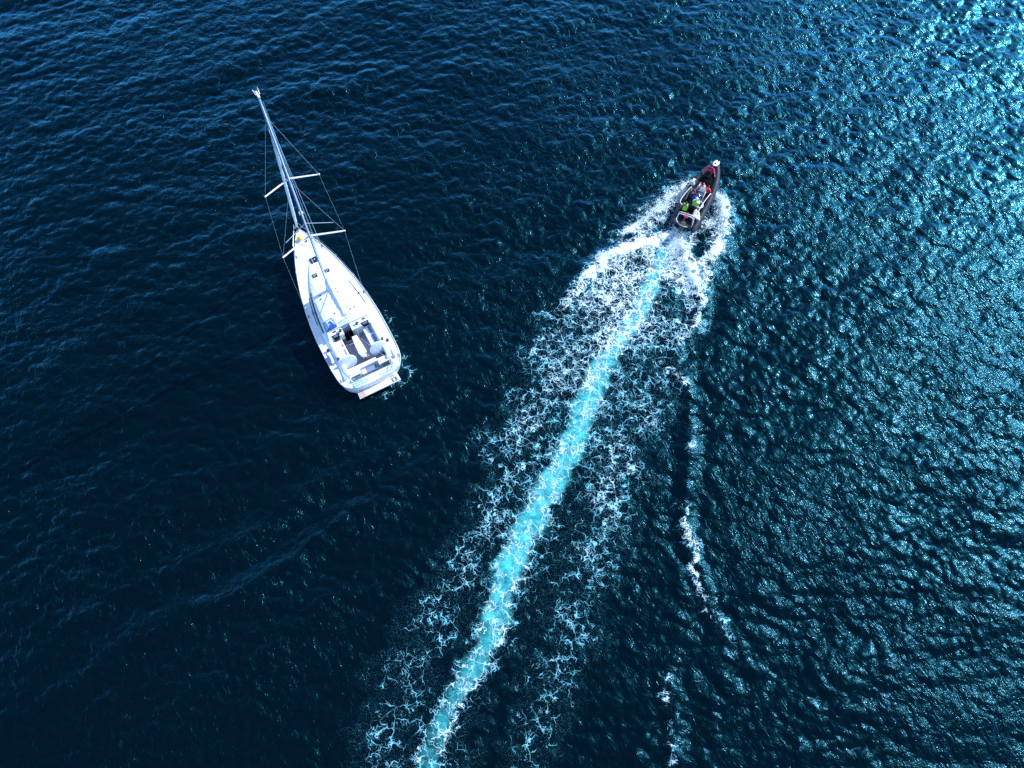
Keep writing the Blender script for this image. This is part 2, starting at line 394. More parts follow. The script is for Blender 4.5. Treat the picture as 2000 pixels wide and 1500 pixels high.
M = dict(
    gel=plain('white_gelcoat', (0.77, 0.85, 0.90), 0.28, var=0.012, scale=1.5, coat=0.3),
    deckw=plain('white_nonslip_deck', (0.76, 0.84, 0.89), 0.55, var=0.02, scale=3.0, bump=0.002, bscale=120),
    grip=plain('pale_grey_deck_grip', (0.58, 0.68, 0.78), 0.7, var=0.03, scale=5.0),
    stripe=plain('navy_hull_stripe', (0.02, 0.05, 0.16), 0.3),
    anti=plain('dark_blue_bottom_paint', (0.01, 0.03, 0.08), 0.6),
    glassd=plain('smoked_acrylic', (0.012, 0.016, 0.03), 0.08, spec=0.8, var=0.0),
    alu=plain('painted_aluminium', (0.74, 0.77, 0.80), 0.32, metal=0.15, var=0.03),
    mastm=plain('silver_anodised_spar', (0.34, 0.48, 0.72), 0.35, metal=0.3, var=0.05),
    steel=plain('polished_steel', (0.62, 0.64, 0.66), 0.22, metal=0.9, var=0.02),
    wire=plain('rigging_wire', (0.50, 0.62, 0.70), 0.35, metal=0.4, var=0.02),
    sail=plain('white_sailcloth', (0.78, 0.86, 0.92), 0.75, var=0.03, scale=2.5, bump=0.012, bscale=9),
    canvas=plain('off_white_canvas_cover', (0.72, 0.80, 0.88), 0.85, var=0.03, scale=4, bump=0.02, bscale=7),
    clear=plain('pale_blue_vinyl_window', (0.42, 0.60, 0.80), 0.12, var=0.04),
    blue=plain('royal_blue_canvas', (0.015, 0.07, 0.38), 0.7, var=0.05),
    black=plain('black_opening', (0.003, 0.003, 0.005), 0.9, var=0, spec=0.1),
    dark=plain('dark_grey_plastic', (0.03, 0.035, 0.045), 0.5),
    lcd=plain('slate_blue_display', (0.10, 0.16, 0.30), 0.2),
    shade=plain('slate_blue_seat_shade', (0.20, 0.28, 0.44), 0.8, var=0.05),  # painted shade on the seats; own colour on stern hatch and side locker
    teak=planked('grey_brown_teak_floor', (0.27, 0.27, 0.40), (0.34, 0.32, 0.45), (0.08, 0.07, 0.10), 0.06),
    teakp=planked('pinkish_teak_platform', (0.62, 0.45, 0.42), (0.72, 0.56, 0.52), (0.30, 0.18, 0.19), 0.085),
    teakw=planked('bleached_teak', (0.76, 0.68, 0.65), (0.82, 0.75, 0.71), (0.55, 0.45, 0.43), 0.10, rough=0.8),
    yellow=plain('yellow_plastic', (0.85, 0.50, 0.01), 0.5, col2=(0.75, 0.27, 0.01)),
    red=plain('red_nylon', (0.75, 0.012, 0.02), 0.6),
    pink=plain('pink_rope', (0.75, 0.04, 0.16), 0.7),
    lime=plain('lime_green_webbing', (0.25, 0.62, 0.02), 0.7),
    tube=plain('slate_rubber_tube', (0.018, 0.026, 0.052), 0.55, var=0.08, scale=3, spec=0.3),
    tubed=plain('black_rubber', (0.016, 0.018, 0.028), 0.45, var=0.05),
    ribfl=plain('grey_purple_deck', (0.14, 0.14, 0.24), 0.6),
    cream=plain('cream_canvas', (0.82, 0.77, 0.66), 0.8, bump=0.02, bscale=8),
    whitep=plain('white_plastic', (0.80, 0.81, 0.82), 0.4),
    skin=plain('tan_skin', (0.50, 0.28, 0.19), 0.6),  # one even skin tone for every figure
    hair=plain('dark_hair', (0.012, 0.009, 0.008), 0.6),
    jwhite=plain('pale_blue_white_jacket', (0.62, 0.72, 0.82), 0.75, bump=0.015, bscale=12),
    jnavy=plain('navy_jacket', (0.015, 0.02, 0.06), 0.75, bump=0.015, bscale=12),
    jblue=plain('bright_blue_jacket', (0.01, 0.05, 0.55), 0.7),
    trou=plain('black_trousers', (0.012, 0.012, 0.018), 0.8),
    boot=plain('black_boots', (0.01, 0.01, 0.012), 0.5),
)

class MB:
    def __init__(s): s.v = []; s.f = []; s.mi = []
    def add(s, vs, fs, mi=0):
        o = len(s.v); s.v += [tuple(map(float, p)) for p in vs]; s.f += [tuple(o+i for i in f) for f in fs]; s.mi += [mi]*len(fs); return s
    def box(s, c, d, rz=0.0, taper=1.0, mi=0, rx=0.0):
        x, y, z = d[0]/2, d[1]/2, d[2]/2
        P = [Vector((a*x*(taper if k > 0 else 1), b*y*(taper if k > 0 else 1), k*z)) for k in (-1, 1) for a, b in ((-1, -1), (1, -1), (1, 1), (-1, 1))]
        R = Matrix.Rotation(rz, 3, 'Z') @ Matrix.Rotation(rx, 3, 'X')
        P = [R @ p + Vector(c) for p in P]
        return s.add(P, [(3, 2, 1, 0), (4, 5, 6, 7), (0, 1, 5, 4), (1, 2, 6, 5), (2, 3, 7, 6), (3, 0, 4, 7)], mi)
    def prism(s, poly, z0, z1, mi=0, zt=None):
        n = len(poly)
        P = [(x, y, z0) for x, y in poly] + [(x, y, (zt(x, y) if zt else z1)) for x, y in poly]
        return s.add(P, [tuple(range(n-1, -1, -1)), tuple(range(n, 2*n))] + [(i, (i+1) % n, n+(i+1) % n, n+i) for i in range(n)], mi)
    def tube(s, pts, r, n=8, closed=False, caps=True, mi=0):
        pts = [Vector(p) for p in pts]; m = len(pts)
        rs = r if isinstance(r, (list, tuple)) else [r]*m
        rings = []; up0 = None
        for i, p in enumerate(pts):
            if closed: t = pts[(i+1) % m]-pts[i-1]
            else: t = pts[min(i+1, m-1)]-pts[max(i-1, 0)]
            t.normalize()
            if up0 is None:
                up0 = Vector((0, 0, 1)) if abs(t.z) < 0.9 else Vector((0, 1, 0))
            a = t.cross(up0); a.normalize(); b = a.cross(t); b.normalize(); up0 = b
            rr = rs[i]; ra, rb = rr if isinstance(rr, tuple) else (rr, rr)
            rings.append([p + a*math.cos(q)*ra + b*math.sin(q)*rb for q in [2*math.pi*j/n for j in range(n)]])
        V_ = [q for ring in rings for q in ring]; Fs = []
        for i in range(m if closed else m-1):
            k = (i+1) % m
            for j in range(n): Fs.append((i*n+j, k*n+j, k*n+(j+1) % n, i*n+(j+1) % n))
        if caps and not closed:
            Fs.append(tuple(range(n))); Fs.append(tuple((m-1)*n+j for j in range(n-1, -1, -1)))
        return s.add(V_, Fs, mi)
    def ring(s, c, R_, r, nrm=(0, 0, 1), n=28, k=6, mi=0, sy=1.0):
        q = Vector(nrm).to_track_quat('Z', 'Y')
        return s.tube([Vector(c) + q @ Vector((R_*math.cos(t), R_*sy*math.sin(t), 0)) for t in [2*math.pi*i/n for i in range(n)]], r, k, closed=True, mi=mi)
    def ball(s, c, r, nu=12, nv=8, mi=0, rz=0.0):
        rx, ry, rz_ = r if isinstance(r, (list, tuple)) else (r, r, r)
        P = [Vector((0, 0, -rz_))]
        for i in range(1, nv):
            a = math.pi*i/nv - math.pi/2
            for j in range(nu):
                b = 2*math.pi*j/nu; P.append(Vector((rx*math.cos(a)*math.cos(b), ry*math.cos(a)*math.sin(b), rz_*math.sin(a))))
        P.append(Vector((0, 0, rz_)))
        R = Matrix.Rotation(rz, 3, 'Z'); P = [R @ p + Vector(c) for p in P]
        F_ = [(0, 1+(j+1) % nu, 1+j) for j in range(nu)]
        for i in range(nv-2):
            for j in range(nu): F_.append((1+i*nu+j, 1+i*nu+(j+1) % nu, 1+(i+1)*nu+(j+1) % nu, 1+(i+1)*nu+j))
        e = len(P)-1; o = 1+(nv-2)*nu
        F_ += [(o+j, o+(j+1) % nu, e) for j in range(nu)]
        return s.add(P, F_, mi)
    def loft(s, rings, closed=False, mi=0, cap0=False, cap1=False):
        n = len(rings[0]); V_ = [p for r in rings for p in r]; F_ = []
        for i in range(len(rings)-1):
            for j in range(n if closed else n-1):
                k = (j+1) % n
                F_.append((i*n+j, i*n+k, (i+1)*n+k, (i+1)*n+j))
        if cap0: F_.append(tuple(range(n-1, -1, -1)))
        if cap1: F_.append(tuple((len(rings)-1)*n+j for j in range(n)))
        return s.add(V_, F_, mi)
    def build(s, name, mat, parent=None, smooth=False, bevel=0.0, loc=None, rot=None, label=None):
        me = bpy.data.meshes.new(name); me.from_pydata(s.v, [], s.f)
        for m_ in (mat if isinstance(mat, (list, tuple)) else [mat]): me.materials.append(m_)
        me.polygons.foreach_set('material_index', s.mi)
        bm = bmesh.new(); bm.from_mesh(me); bmesh.ops.recalc_face_normals(bm, faces=bm.faces); bm.to_mesh(me); bm.free()
        if smooth:
            me.polygons.foreach_set('use_smooth', [True]*len(me.polygons)); me.set_sharp_from_angle(angle=math.radians(38))
        o = bpy.data.objects.new(name, me); S.collection.objects.link(o)
        if parent: o.parent = parent
        if loc: o.location = loc
        if rot: o.rotation_euler = rot
        if label: o['label'] = label
        if bevel:
            b = o.modifiers.new('bevel', 'BEVEL'); b.width = bevel; b.segments = 2; b.limit_method = 'ANGLE'
        return o
def thing(name, label, cat, loc, rz=0.0, group=None, rx=0.0, ry=0.0):
    o = bpy.data.objects.new(name, None); o.empty_display_size = 0.3; S.collection.objects.link(o)
    o.location = loc; o.rotation_mode = 'XYZ'; o.rotation_euler = (rx, ry, rz)
    o['label'] = label; o['category'] = cat
    if group: o['group'] = group
    return o
def tag(o, label, cat, group=None):
    o['label'] = label; o['category'] = cat
    if group: o['group'] = group
    return o
def rnd_rect(x0, x1, y0, y1, r, n=4):
    P = []
    for cx, cy, a0 in ((x1-r, y1-r, 0), (x0+r, y1-r, 90), (x0+r, y0+r, 180), (x1-r, y0+r, 270)):
        for i in range(n+1):
            a = math.radians(a0+90*i/n); P.append((cx+r*math.cos(a), cy+r*math.sin(a)))
    return P

# ------------------------------------------------------------------ the sailing yacht
# local frame: +Y to the bow, +X to starboard, z = 0 at the water
Y = thing('sailing_yacht', 'white sailing yacht with bare mast and furled headsail drifting on the dark sea', 'sailing yacht', (YACHT_O[0], YACHT_O[1], 0), YACHT_HD-math.pi/2)
def curve(tab):
    T_ = np.array(tab, float)
    return lambda y: float(np.interp(y, T_[:, 0], T_[:, 1]))
HB_T = [(.46, .02), (.50, .75), (.57, 1.35), (.70, 1.80), (.93, 2.13), (1.25, 2.31), (1.7, 2.41), (2.5, 2.48), (3.6, 2.50), (5.2, 2.49), (6.4, 2.41), (7.5, 2.29), (8.6, 2.12), (9.6, 1.92), (10.4, 1.72), (11.1, 1.53), (11.8, 1.31), (12.4, 1.09), (13.0, .83), (13.5, .59), (13.9, .37), (14.2, .20), (14.42, .04)]
HB = curve(HB_T)
ZS = lambda y: 1.28 + 0.42*(max(0, y-1)/13.4)**1.7 - .26*max(0, 1-(y-.45)/1.1)
stations = [t[0] for t in HB_T]
stations = sorted(set(stations + [1.02, 5.15, 4.4, 3.0, 7.0, 8.1, 9.1]))
def hull_ring(y, sgn):
    b = HB(y); z = ZS(y)
    f = max(0, (y-7)/7.4)
    wl = b*(0.90-0.50*f**2.2) if y > 1 else b*0.88
    kd = -0.55*(1-f**6)
    rake = 0.0
    pts = [(b-.012, y, z+.055), (b, y, z+.02), (b*.995, y, z-.10), (b*.985-(b-wl)*.15, y-.02*f, z*.72), (b-(b-wl)*.5, y-.10*f, z*.42), (wl+.02, y-.22*f, .16), (wl, y-.26*f, .05), (wl*.72, y-.34*f, kd*.6), (0.0, y-.40*f, kd)]
    ov = 0.05*max(0, 1-(y-.3)/1.6)          # the counter overhangs the platform
    return [(sgn*p[0], p[1]+ov*max(0, z-.05-p[2]), p[2]) for p in pts]
hb = MB()
for sg in (1, -1): hb.loft([hull_ring(y, sg) for y in stations])
tr0 = hull_ring(stations[0], 1)
hb.add([p for p in tr0] + [(-p[0], p[1], p[2]) for p in tr0], [(i, i+1, len(tr0)+i+1, len(tr0)+i) for i in range(len(tr0)-1)])
hull = hb.build('hull', M['gel'], Y, smooth=True)
st = MB()
for sg in (1, -1):
    st.loft([[(sg*(q[5][0]+.012), q[5][1], q[5][2]+.07), (sg*(q[5][0]+.014), q[5][1], q[5][2]-.02)] for q in [hull_ring(y, 1) for y in stations[3:-1]]])
st.build('hull_stripe', M['stripe'], hull)
for sg in (1, -1):                       # long dark hull windows
    for a, b_ in ((4.4, 6.4), (7.0, 8.6)):
        ys = np.linspace(a, b_, 8)
        ww = MB(); ww.loft([[(sg*(HB(y)*.988+.012), y, ZS(y)*.80), (sg*(HB(y)*.972+.006), y, ZS(y)*.66)] for y in ys]).build('hull_window', M['glassd'], hull)
# toe rail all round the deck edge
tr = MB()
for sg in (1, -1): tr.tube([(sg*(HB(y)-.035), y, ZS(y)+.065) for y in stations[3:]], .028, 6)
tr.build('toe_rail', M['alu'], Y, smooth=True)

# deck with the cockpit left open
ZD = lambda x, y: ZS(y) + .02 + .05*max(0, 1-(x/max(HB(y), .2))**2)
CW, CY0, CY1 = 1.62, 1.02, 5.15
dk = MB()
cols = [-1, None, -.33, 0, .33, None, 1]
rows = []
for y in stations:
    b = HB(y)-.03; k = min(CW/max(b, .1), .66) if b > .1 else .66
    rows.append([(c*b if c is not None else (-1 if i == 1 else 1)*k*b) for i, c in enumerate(cols)])
for i, y in enumerate(stations):
    dk.v += [(x, y, ZD(x, y)) for x in rows[i]]
for i in range(len(stations)-1):
    ym = (stations[i]+stations[i+1])/2
    for j in range(6):
        if 1 <= j <= 4 and CY0 < ym < CY1: continue
        dk.f.append((i*7+j, i*7+j+1, (i+1)*7+j+1, (i+1)*7+j)); dk.mi.append(0)
deck = dk.build('deck', M['deckw'], Y)
# thin moulded joints that outline the deck's non-slip areas
jt = MB()
for sg in (1, -1):
    jt.tube([(sg*(HB(y)-.20-.02*(y/14)), y, ZD(HB(y)-.2, y)+.002) for y in np.linspace(5.6, 12.9, 24)], .008, 4)
jt.build('deck_joint', M['grip'], deck)

# cockpit well
cw = MB()
b0 = CW-.03
cw.add([(-b0, CY0, 1.30), (b0, CY0, 1.30), (b0, CY1, 1.35), (-b0, CY1, 1.35), (-b0, CY0, .60), (b0, CY0, .60), (b0, CY1, .60), (-b0, CY1, .60)],
       [(0, 1, 5, 4), (1, 2, 6, 5), (2, 3, 7, 6), (3, 0, 4, 7), (4, 5, 6, 7)])
well = cw.build('cockpit', M['gel'], Y)
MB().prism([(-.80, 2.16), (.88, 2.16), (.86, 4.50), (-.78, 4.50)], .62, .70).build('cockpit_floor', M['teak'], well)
def coaming(sg):
    m_ = MB(); ys = np.linspace(1.5, 5.35, 12)
    prof = [(1.44, 1.10), (1.46, 1.52), (1.52, 1.60), (1.66, 1.60), (1.80, 1.50), (1.92, 1.36)]
    m_.loft([[(sg*(x - .10*max(0, (1.9-y))/.4), y, z - (.06 if y < 2 else 0) + .10*max(0, (y-4.6)/.75)) for x, z in prof] for y in ys], cap0=True, cap1=True)
    return m_.build('coaming', M['gel'], Y, smooth=True)
coaming(1); coaming(-1)
for sg in (1, -1):
    seat = MB().box((sg*1.14, 3.74, 1.0), (.62, 1.92, .58)).build('cockpit_seat', M['gel'], Y, bevel=.03)
    if sg < 0:
        MB().prism(rnd_rect(-1.33, -.90, 3.83, 4.42, .03), 1.285, 1.30).build('teak_panel', M['teakw'], seat)
        MB().prism(rnd_rect(-1.33, -1.10, 2.98, 3.66, .03), 1.285, 1.30).build('teak_panel', M['grip'], seat)
        MB().prism(rnd_rect(-1.06, -.94, 2.98, 3.66, .02), 1.285, 1.30).build('seat_shade', M['shade'], seat)  # thin slab painting shade onto the port seat
        MB().prism(rnd_rect(-1.02, -.90, 3.86, 4.10, .02), 1.301, 1.312).build('seat_shade', M['shade'], seat)
        MB().prism([(-1.34, 4.46), (-.87, 4.46), (-.87, 4.60), (-1.34, 4.60)], 1.285, 1.31).build('seat_locker', M['dark'], seat)
    else:
        MB().prism([(.97, 4.53), (1.34, 4.53), (1.40, 3.93), (1.08, 3.97)], 1.285, 1.30).build('seat_shade', M['shade'], seat)  # starboard seat panels coloured as if in the coaming's shade
        MB().prism([(1.07, 3.80), (1.38, 3.80), (1.38, 2.84), (1.12, 2.84)], 1.285, 1.30).build('seat_shade', M['shade'], seat)
# bridge deck and the consoles either side of the companionway
for sg, x0, x1 in ((-1, -1.48, -.50), (1, .10, 1.55)):
    MB().prism([(x0, 4.62), (x1, 4.62), (x1, 5.32), (x0, 5.32)], .72, 1.62).build('cabin_bulkhead', M['gel'], Y, bevel=.04)
    cx = -1.10 if sg < 0 else 1.16
    pod = MB().prism([(cx-.31, 4.84), (cx+.31, 4.84), (cx+.21, 4.50), (cx-.21, 4.50)], 1.50, 1.66).build('instrument_pod', M['black'], Y, bevel=.015)
    MB().prism([(cx-.20, 4.76), (cx+.20, 4.76), (cx+.15, 4.60), (cx-.15, 4.60)], 1.662, 1.672).build('display', M['lcd'], pod)
    MB().prism(rnd_rect(cx-.10, cx+.16, 5.02, 5.13, .03), 1.622, 1.64).build('rope_slot', M['black'], Y)
def winch(x, y, z, r=.10, parent=Y):
    w_ = MB().tube([(x, y, z), (x, y, z+.05), (x, y, z+.09), (x, y, z+.20), (x, y, z+.22)], [r, r, r*.72, r*.78, r*.9], 14).build('winch', M['dark'], parent, smooth=True)
    MB().tube([(x, y, z+.221), (x, y, z+.245)], r*.55, 12).build('winch_cap', M['steel'], w_, smooth=True)
    MB().box((x+.09, y-.07, z+.26), (.26, .03, .025), rz=-.7).build('winch_handle', M['dark'], w_)
winch(-.66, 4.93, 1.62); winch(.62, 4.91, 1.62); winch(2.0, 2.80, 1.33); winch(-2.05, 4.02, 1.36)
winch(1.70, 2.95, 1.58, .085); winch(-1.70, 2.95, 1.58, .085)
# companionway
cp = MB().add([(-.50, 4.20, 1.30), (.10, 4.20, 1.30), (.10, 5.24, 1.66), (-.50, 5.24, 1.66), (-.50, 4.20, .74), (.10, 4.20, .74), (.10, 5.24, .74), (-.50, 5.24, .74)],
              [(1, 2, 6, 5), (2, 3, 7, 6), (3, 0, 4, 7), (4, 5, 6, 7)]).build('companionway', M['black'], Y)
MB().box((-.2, 4.32, .80), (.58, .16, .10)).build('step', M['teak'], cp)
MB().box((-.2, 4.75, .90), (.04, .60, .25)).build('handrail', M['dark'], cp)
# coachroof
RW = curve([(5.2, 1.62), (6.2, 1.58), (7.2, 1.48), (8.2, 1.32), (9.2, 1.12), (10.0, .90), (10.8, .62), (11.4, .34), (11.7, .10)])
RH = lambda y: .40*min(1, max(0.02, (11.75-y)/4.2))**.8
ys = [5.2, 5.7, 6.2, 6.8, 7.4, 8.0, 8.25, 8.6, 9.2, 9.8, 10.4, 10.9, 11.3, 11.6, 11.7]
def roof_ring(y):
    w_, h = RW(y), RH(y); z0 = ZS(y)+.02
    half = [(w_+.20*min(1, h*2.5), z0), (w_+.05*min(1, h*2.5), z0+h*.80), (w_-.04*min(1, w_), z0+h*.97), (w_*.5, z0+h+.05*min(1, w_)), (0, z0+h+.07*min(1, w_))]
    return [(x, y, z) for x, z in half] + [(-x, y, z) for x, z in half[-2::-1]]
roof = MB().loft([roof_ring(y) for y in ys], cap0=True).build('coachroof', M['gel'], Y, smooth=True)
RZ = lambda x, y: ZS(y)+.02+RH(y)+.07*min(1, RW(y))-.05*abs(x)/max(RW(y), .2)
for sg in (1, -1):
    yy = np.linspace(5.25, 8.9, 14)
    t0, t1 = (.10, .78) if sg < 0 else (.52, .66)
    m_ = MB()
    m_.loft([[(sg*(RW(y)+.20-.15*t+.014), y, ZS(y)+.02+RH(y)*.8*t+.004) for t in (t0*(1 if sg > 0 else min(1, .1+(8.9-y)*.7))+(.25 if sg < 0 and y > 8.7 else 0), t1)] for y in yy])
    m_.build('cabin_window', M['glassd'], roof)
# grab rails, tracks and lines on the roof and side decks
for sg in (1, -1):
    yy = np.linspace(6.3, 7.9, 8)
    MB().tube([(sg*(RW(y)*.93), y, RZ(RW(y)*.93, y)+.05) for y in yy], .014, 6).build('grab_rail', M['steel'], roof)
    yy = np.linspace(6.3, 8.6, 6)
    tk = MB().tube([(sg*(RW(y)+.33), y, ZD(RW(y)+.33, y)+.02) for y in yy], .022, 4).build('sheet_track', M['dark'], deck)
    MB().box((sg*(RW(7.3)+.33), 7.3, ZD(1.9, 7.3)+.05), (.08, .16, .07), rz=sg*.10).build('track_car', M['dark'], tk)
for (xa, ya, xb, yb) in ((-.85, 7.7, -.72, 5.75), (-.28, 8.1, -.60, 5.7), (.52, 7.5, .60, 5.75), (.26, 8.2, .48, 5.7), (-.62, 7.2, -.30, 8.0)):
    MB().tube([(xa, ya, RZ(xa, ya)+.018), (xb, yb, RZ(xb, yb)+.018)], .011, 5).build('control_line', M['wire'], roof)
for x, y in ((-.87, 7.85), (.42, 7.85), (.40, 8.15), (-.80, 8.15), (1.0, 6.15), (.70, 6.10), (-.45, 6.30)):
    MB().box((x, y, RZ(x, y)+.03), (.11, .07, .06), rz=.3).build('deck_block', M['dark'], roof)
# raised panels of the roof: two wide panels, a step, the teak-look inlays and the sliding hatch
MB().prism(rnd_rect(-.95, -.08, 8.55, 9.55, .12), 0, 0, zt=lambda x, y: RZ(x, y)+.012).build('roof_panel', M['deckw'], roof)
MB().prism(rnd_rect(-.70, -.10, 5.42, 6.08, .03), 1.6, 0, zt=lambda x, y: RZ(x, y)+.016).build('roof_inlay', M['teakw'], roof)
MB().prism(rnd_rect(.50, 1.08, 5.30, 5.98, .03), 1.6, 0, zt=lambda x, y: RZ(x, y)+.016).build('roof_inlay', M['teakw'], roof)
MB().prism(rnd_rect(-.52, .05, 5.26, 5.60, .04), 1.6, 0, zt=lambda x, y: RZ(x, y)+.03).build('sliding_hatch', M['clear'], roof)
def hatch(x, y, sx_, sy_, rz, base, zf):
    z = zf(x, y)
    fr_ = MB(); fr_.prism([(a*sx_/2+x, b*sy_/2+y) for a, b in ((-1, -1), (1, -1), (1, 1), (-1, 1))], z-.02, z+.035)
    h = fr_.build('deck_hatch', M['dark'], base, bevel=.01)
    MB().prism([(a*sx_*.40+x, b*sy_*.40+y) for a, b in ((-1, -1), (1, -1), (1, 1), (-1, 1))], z+.036, z+.045).build('pane', M['glassd'], h)
    MB().box((x-sx_*.20, y-sy_*.05, z+.055), (.03, sy_*.75, .02)).build('hinge', M['alu'], h)
    MB().box((x+sx_*.12, y+.02, z+.055), (.08, .07, .03)).build('latch', M['alu'], h)
hatch(0.0, 11.30, .56, .52, 0, deck, lambda x, y: RZ(0, 11.3)+.01)
hatch(-.46, 9.96, .36, .34, 0, roof, RZ); hatch(.50, 9.94, .36, .32, 0, roof, RZ)
# folded sprayhood with clear side windows
for sg in (-1, 1):
    w_ = [( -1.50, 5.98, 0), (-1.60, 5.18, 0), (-.72, 5.26, 0), (-.84, 6.10, 0)] if sg < 0 else [(1.36, 5.86, 0), (1.50, 5.36, 0), (.16, 5.32, 0), (.42, 5.52, 0)]
    hh = .10 if sg < 0 else .06
    P = [(x, y, max(RZ(x, y), 1.70)+.02) for x, y, _ in w_]; c_ = (sum(p[0] for p in P)/4, sum(p[1] for p in P)/4, max(p[2] for p in P)+hh)
    hood = MB().add(P+[c_], [(0, 1, 4), (1, 2, 4), (2, 3, 4), (3, 0, 4)]).build('sprayhood', M['clear'] if sg < 0 else M['canvas'], Y, smooth=True)
    fr_ = MB().tube([(p[0], p[1], p[2]+.02) for p in P], .022, 6, closed=True).build('sprayhood_edge', M['blue'] if sg < 0 else M['canvas'], hood)
    if sg < 0:
        MB().add([(P[1][0]+.06, P[1][1]+.04, P[1][2]+.06), (P[2][0]-.02, P[2][1]+.02, P[2][2]+.06), (-1.02, 5.86, P[0][2]+.13), (-1.16, 5.80, P[0][2]+.12), (-1.24, 5.40, P[0][2]+.11)], [(0, 1, 2, 3, 4)]).build('sprayhood_panel', M['blue'], hood)
# cockpit table
tp = [(-.14, 4.22), (.24, 4.22)] + [(.30, 3.4), (.34, 2.75), (.28, 2.48), (.14, 2.34), (.0, 2.34), (-.16, 2.46), (-.24, 2.75), (-.22, 3.4)]
tb = MB().prism(tp, 1.38, 1.46).build('cockpit_table', M['canvas'], Y, bevel=.03)
MB().box((.05, 3.3, 1.04), (.26, 1.5, .68), taper=1.2).build('table_base', M['gel'], tb, bevel=.02)
MB().prism([(.30, 2.72), (.26, 2.50), (.14, 2.38), (.0, 2.38), (-.14, 2.50), (-.20, 2.72)], 1.461, 1.475).build('table_end', M['grip'], tb)
# two wheels under rounded covers, on pedestals
for x in (-1.16, 1.16):
    ped = MB().box((x, 2.62, 1.10), (.30, .22, .80), taper=.8).build('pedestal', M['gel'], Y, bevel=.03)
    wh = MB().ring((0, 0, 0), .60, .022, n=36).build('steering_wheel', M['steel'], Y, smooth=True, loc=(x, 2.47, 1.50), rot=(math.radians(73), 0, 0))
    sp_ = MB()
    for k in range(6): sp_.tube([(0, 0, .0), (.6*math.cos(k*math.pi/3), .6*math.sin(k*math.pi/3), 0)], .012, 5)
    sp_.build('spoke', M['steel'], wh); MB().ball((0, 0, 0), (.07, .07, .05)).build('hub', M['steel'], wh, smooth=True)
    n_ = 32; rim = []
    for kk, (r_, z_) in enumerate(((.635, -.03), (.63, .05), (.45, .075), (.2, .085))):
        rim.append([(r_*math.cos(2*math.pi*i/n_), r_*math.sin(2*math.pi*i/n_), z_) for i in range(n_)])
    MB().loft(rim, closed=True, cap1=True).build('wheel_cover', M['canvas'], wh, smooth=True)
# helm seats, walk-through and aft deck
aft = MB()
aft.prism([(-1.60, 1.74), (.70, 1.74), (.70, 2.04), (-1.60, 2.04)], 1.0, 1.34)
aft.prism([(.70, 1.74), (1.68, 1.74), (1.68, 1.86), (.70, 1.86)], 1.0, 1.34)
aft = aft.build('helm_bench', M['gel'], Y, bevel=.03)
MB().prism([(.80, 1.90), (1.60, 1.90), (1.60, 2.06), (.80, 2.06)], .9, 1.30).build('bench_step', M['stripe'], aft)
for sg, xa, xb in ((-1, -1.58, -.68), (1, .70, 1.68)):
    hs = MB().prism(rnd_rect(xa, xb, 1.36, 1.73, .03), 1.0, 1.36).build('helm_seat', M['gel'], Y, bevel=.02)
    nsl = 7
    for i in range(nsl):
        xs = xa+.08+(xb-xa-.16)*(i+.5)/nsl
        MB().box((xs, 1.55, 1.37), ((xb-xa-.16)/nsl*.86, .24, .02)).build('slat', M['grip'] if (i < 3 and sg < 0) or i > 4 else M['teakw'], hs)
    MB().prism([(sg*1.72, 1.36), (sg*1.96, 1.36), (sg*1.90, 2.22), (sg*1.74, 2.22)], 1.2, 1.42).build('side_locker', M['clear'] if sg < 0 else M['shade'], Y, bevel=.02)
    MB().prism(rnd_rect(xa+.15, xb-.12, 1.24, 1.32, .02), 1.30, 1.345).build('rail_slot', M['stripe'], hs)
MB().prism(rnd_rect(-.24, .54, 1.30, 1.68, .05), .9, 1.05).build('stern_hatch', M['shade'], Y, bevel=.01)
MB().prism(rnd_rect(-.62, -.28, 1.30, 1.68, .03), .9, 1.12).build('stern_step', M['teakw'], Y, bevel=.01)
for xa, xb in ((-1.58, -.42), (.42, 1.58)):
    MB().prism(rnd_rect(xa, xb, .66, 1.04, .10), 1.0, 1.20).build('stern_locker', M['clear'] if xa < 0 else M['grip'], Y, bevel=.03)
for i in range(8):
    MB().box((-.34+i*.095, .88, 1.16), (.08, .22, .05)).build('stern_plank', M['teakw'], Y)
gr = MB().box((.30, 1.10, 1.24), (.34, .10, .05)).build('gangway_grating', M['dark'], Y)
# swimming platform in teak, with the slot for the ladder
pf = MB()
pf.prism([(-1.55, .0), (1.02, .0), (1.02, .72), (-1.0, .80), (-1.40, .70), (-1.53, .42)], .38, .47)
pf.prism([(1.02, .0), (1.62, .0), (1.60, .06), (1.02, .06)], .38, .47)
pf.prism([(1.02, .40), (1.60, .40), (1.58, .70), (1.02, .72)], .38, .47)
pf.prism([(1.42, .06), (1.61, .06), (1.60, .40), (1.42, .40)], .38, .47)
pf = pf.build('swim_platform', M['gel'], Y)
x = -1.52; k = 0
while x < .98:
    x1 = x+.085
    if k < 6: MB().box(((x+x1)/2, .33 if k > 1 else .28, .478), (.078, .62 if k > 1 else .50, .018)).build('plank', M['teakp'], pf)
    elif k > 6: MB().box(((x+x1)/2, .36, .478), (.0815, .68, .018)).build('plank', M['teakw'], pf)
    x = x1; k += 1
ld = MB()
for xx in (1.10, 1.34): ld.tube([(xx, .70, .55), (xx, .05, .52)], .016, 6)
for yy_ in (.16, .34, .52): ld.tube([(1.10, yy_, .53), (1.34, yy_, .53)], .018, 6)
ld.build('boarding_ladder', M['steel'], pf)
MB().box((1.20, .22, .47), (.20, .26, .04)).build('ladder_step', M['whitep'], pf)
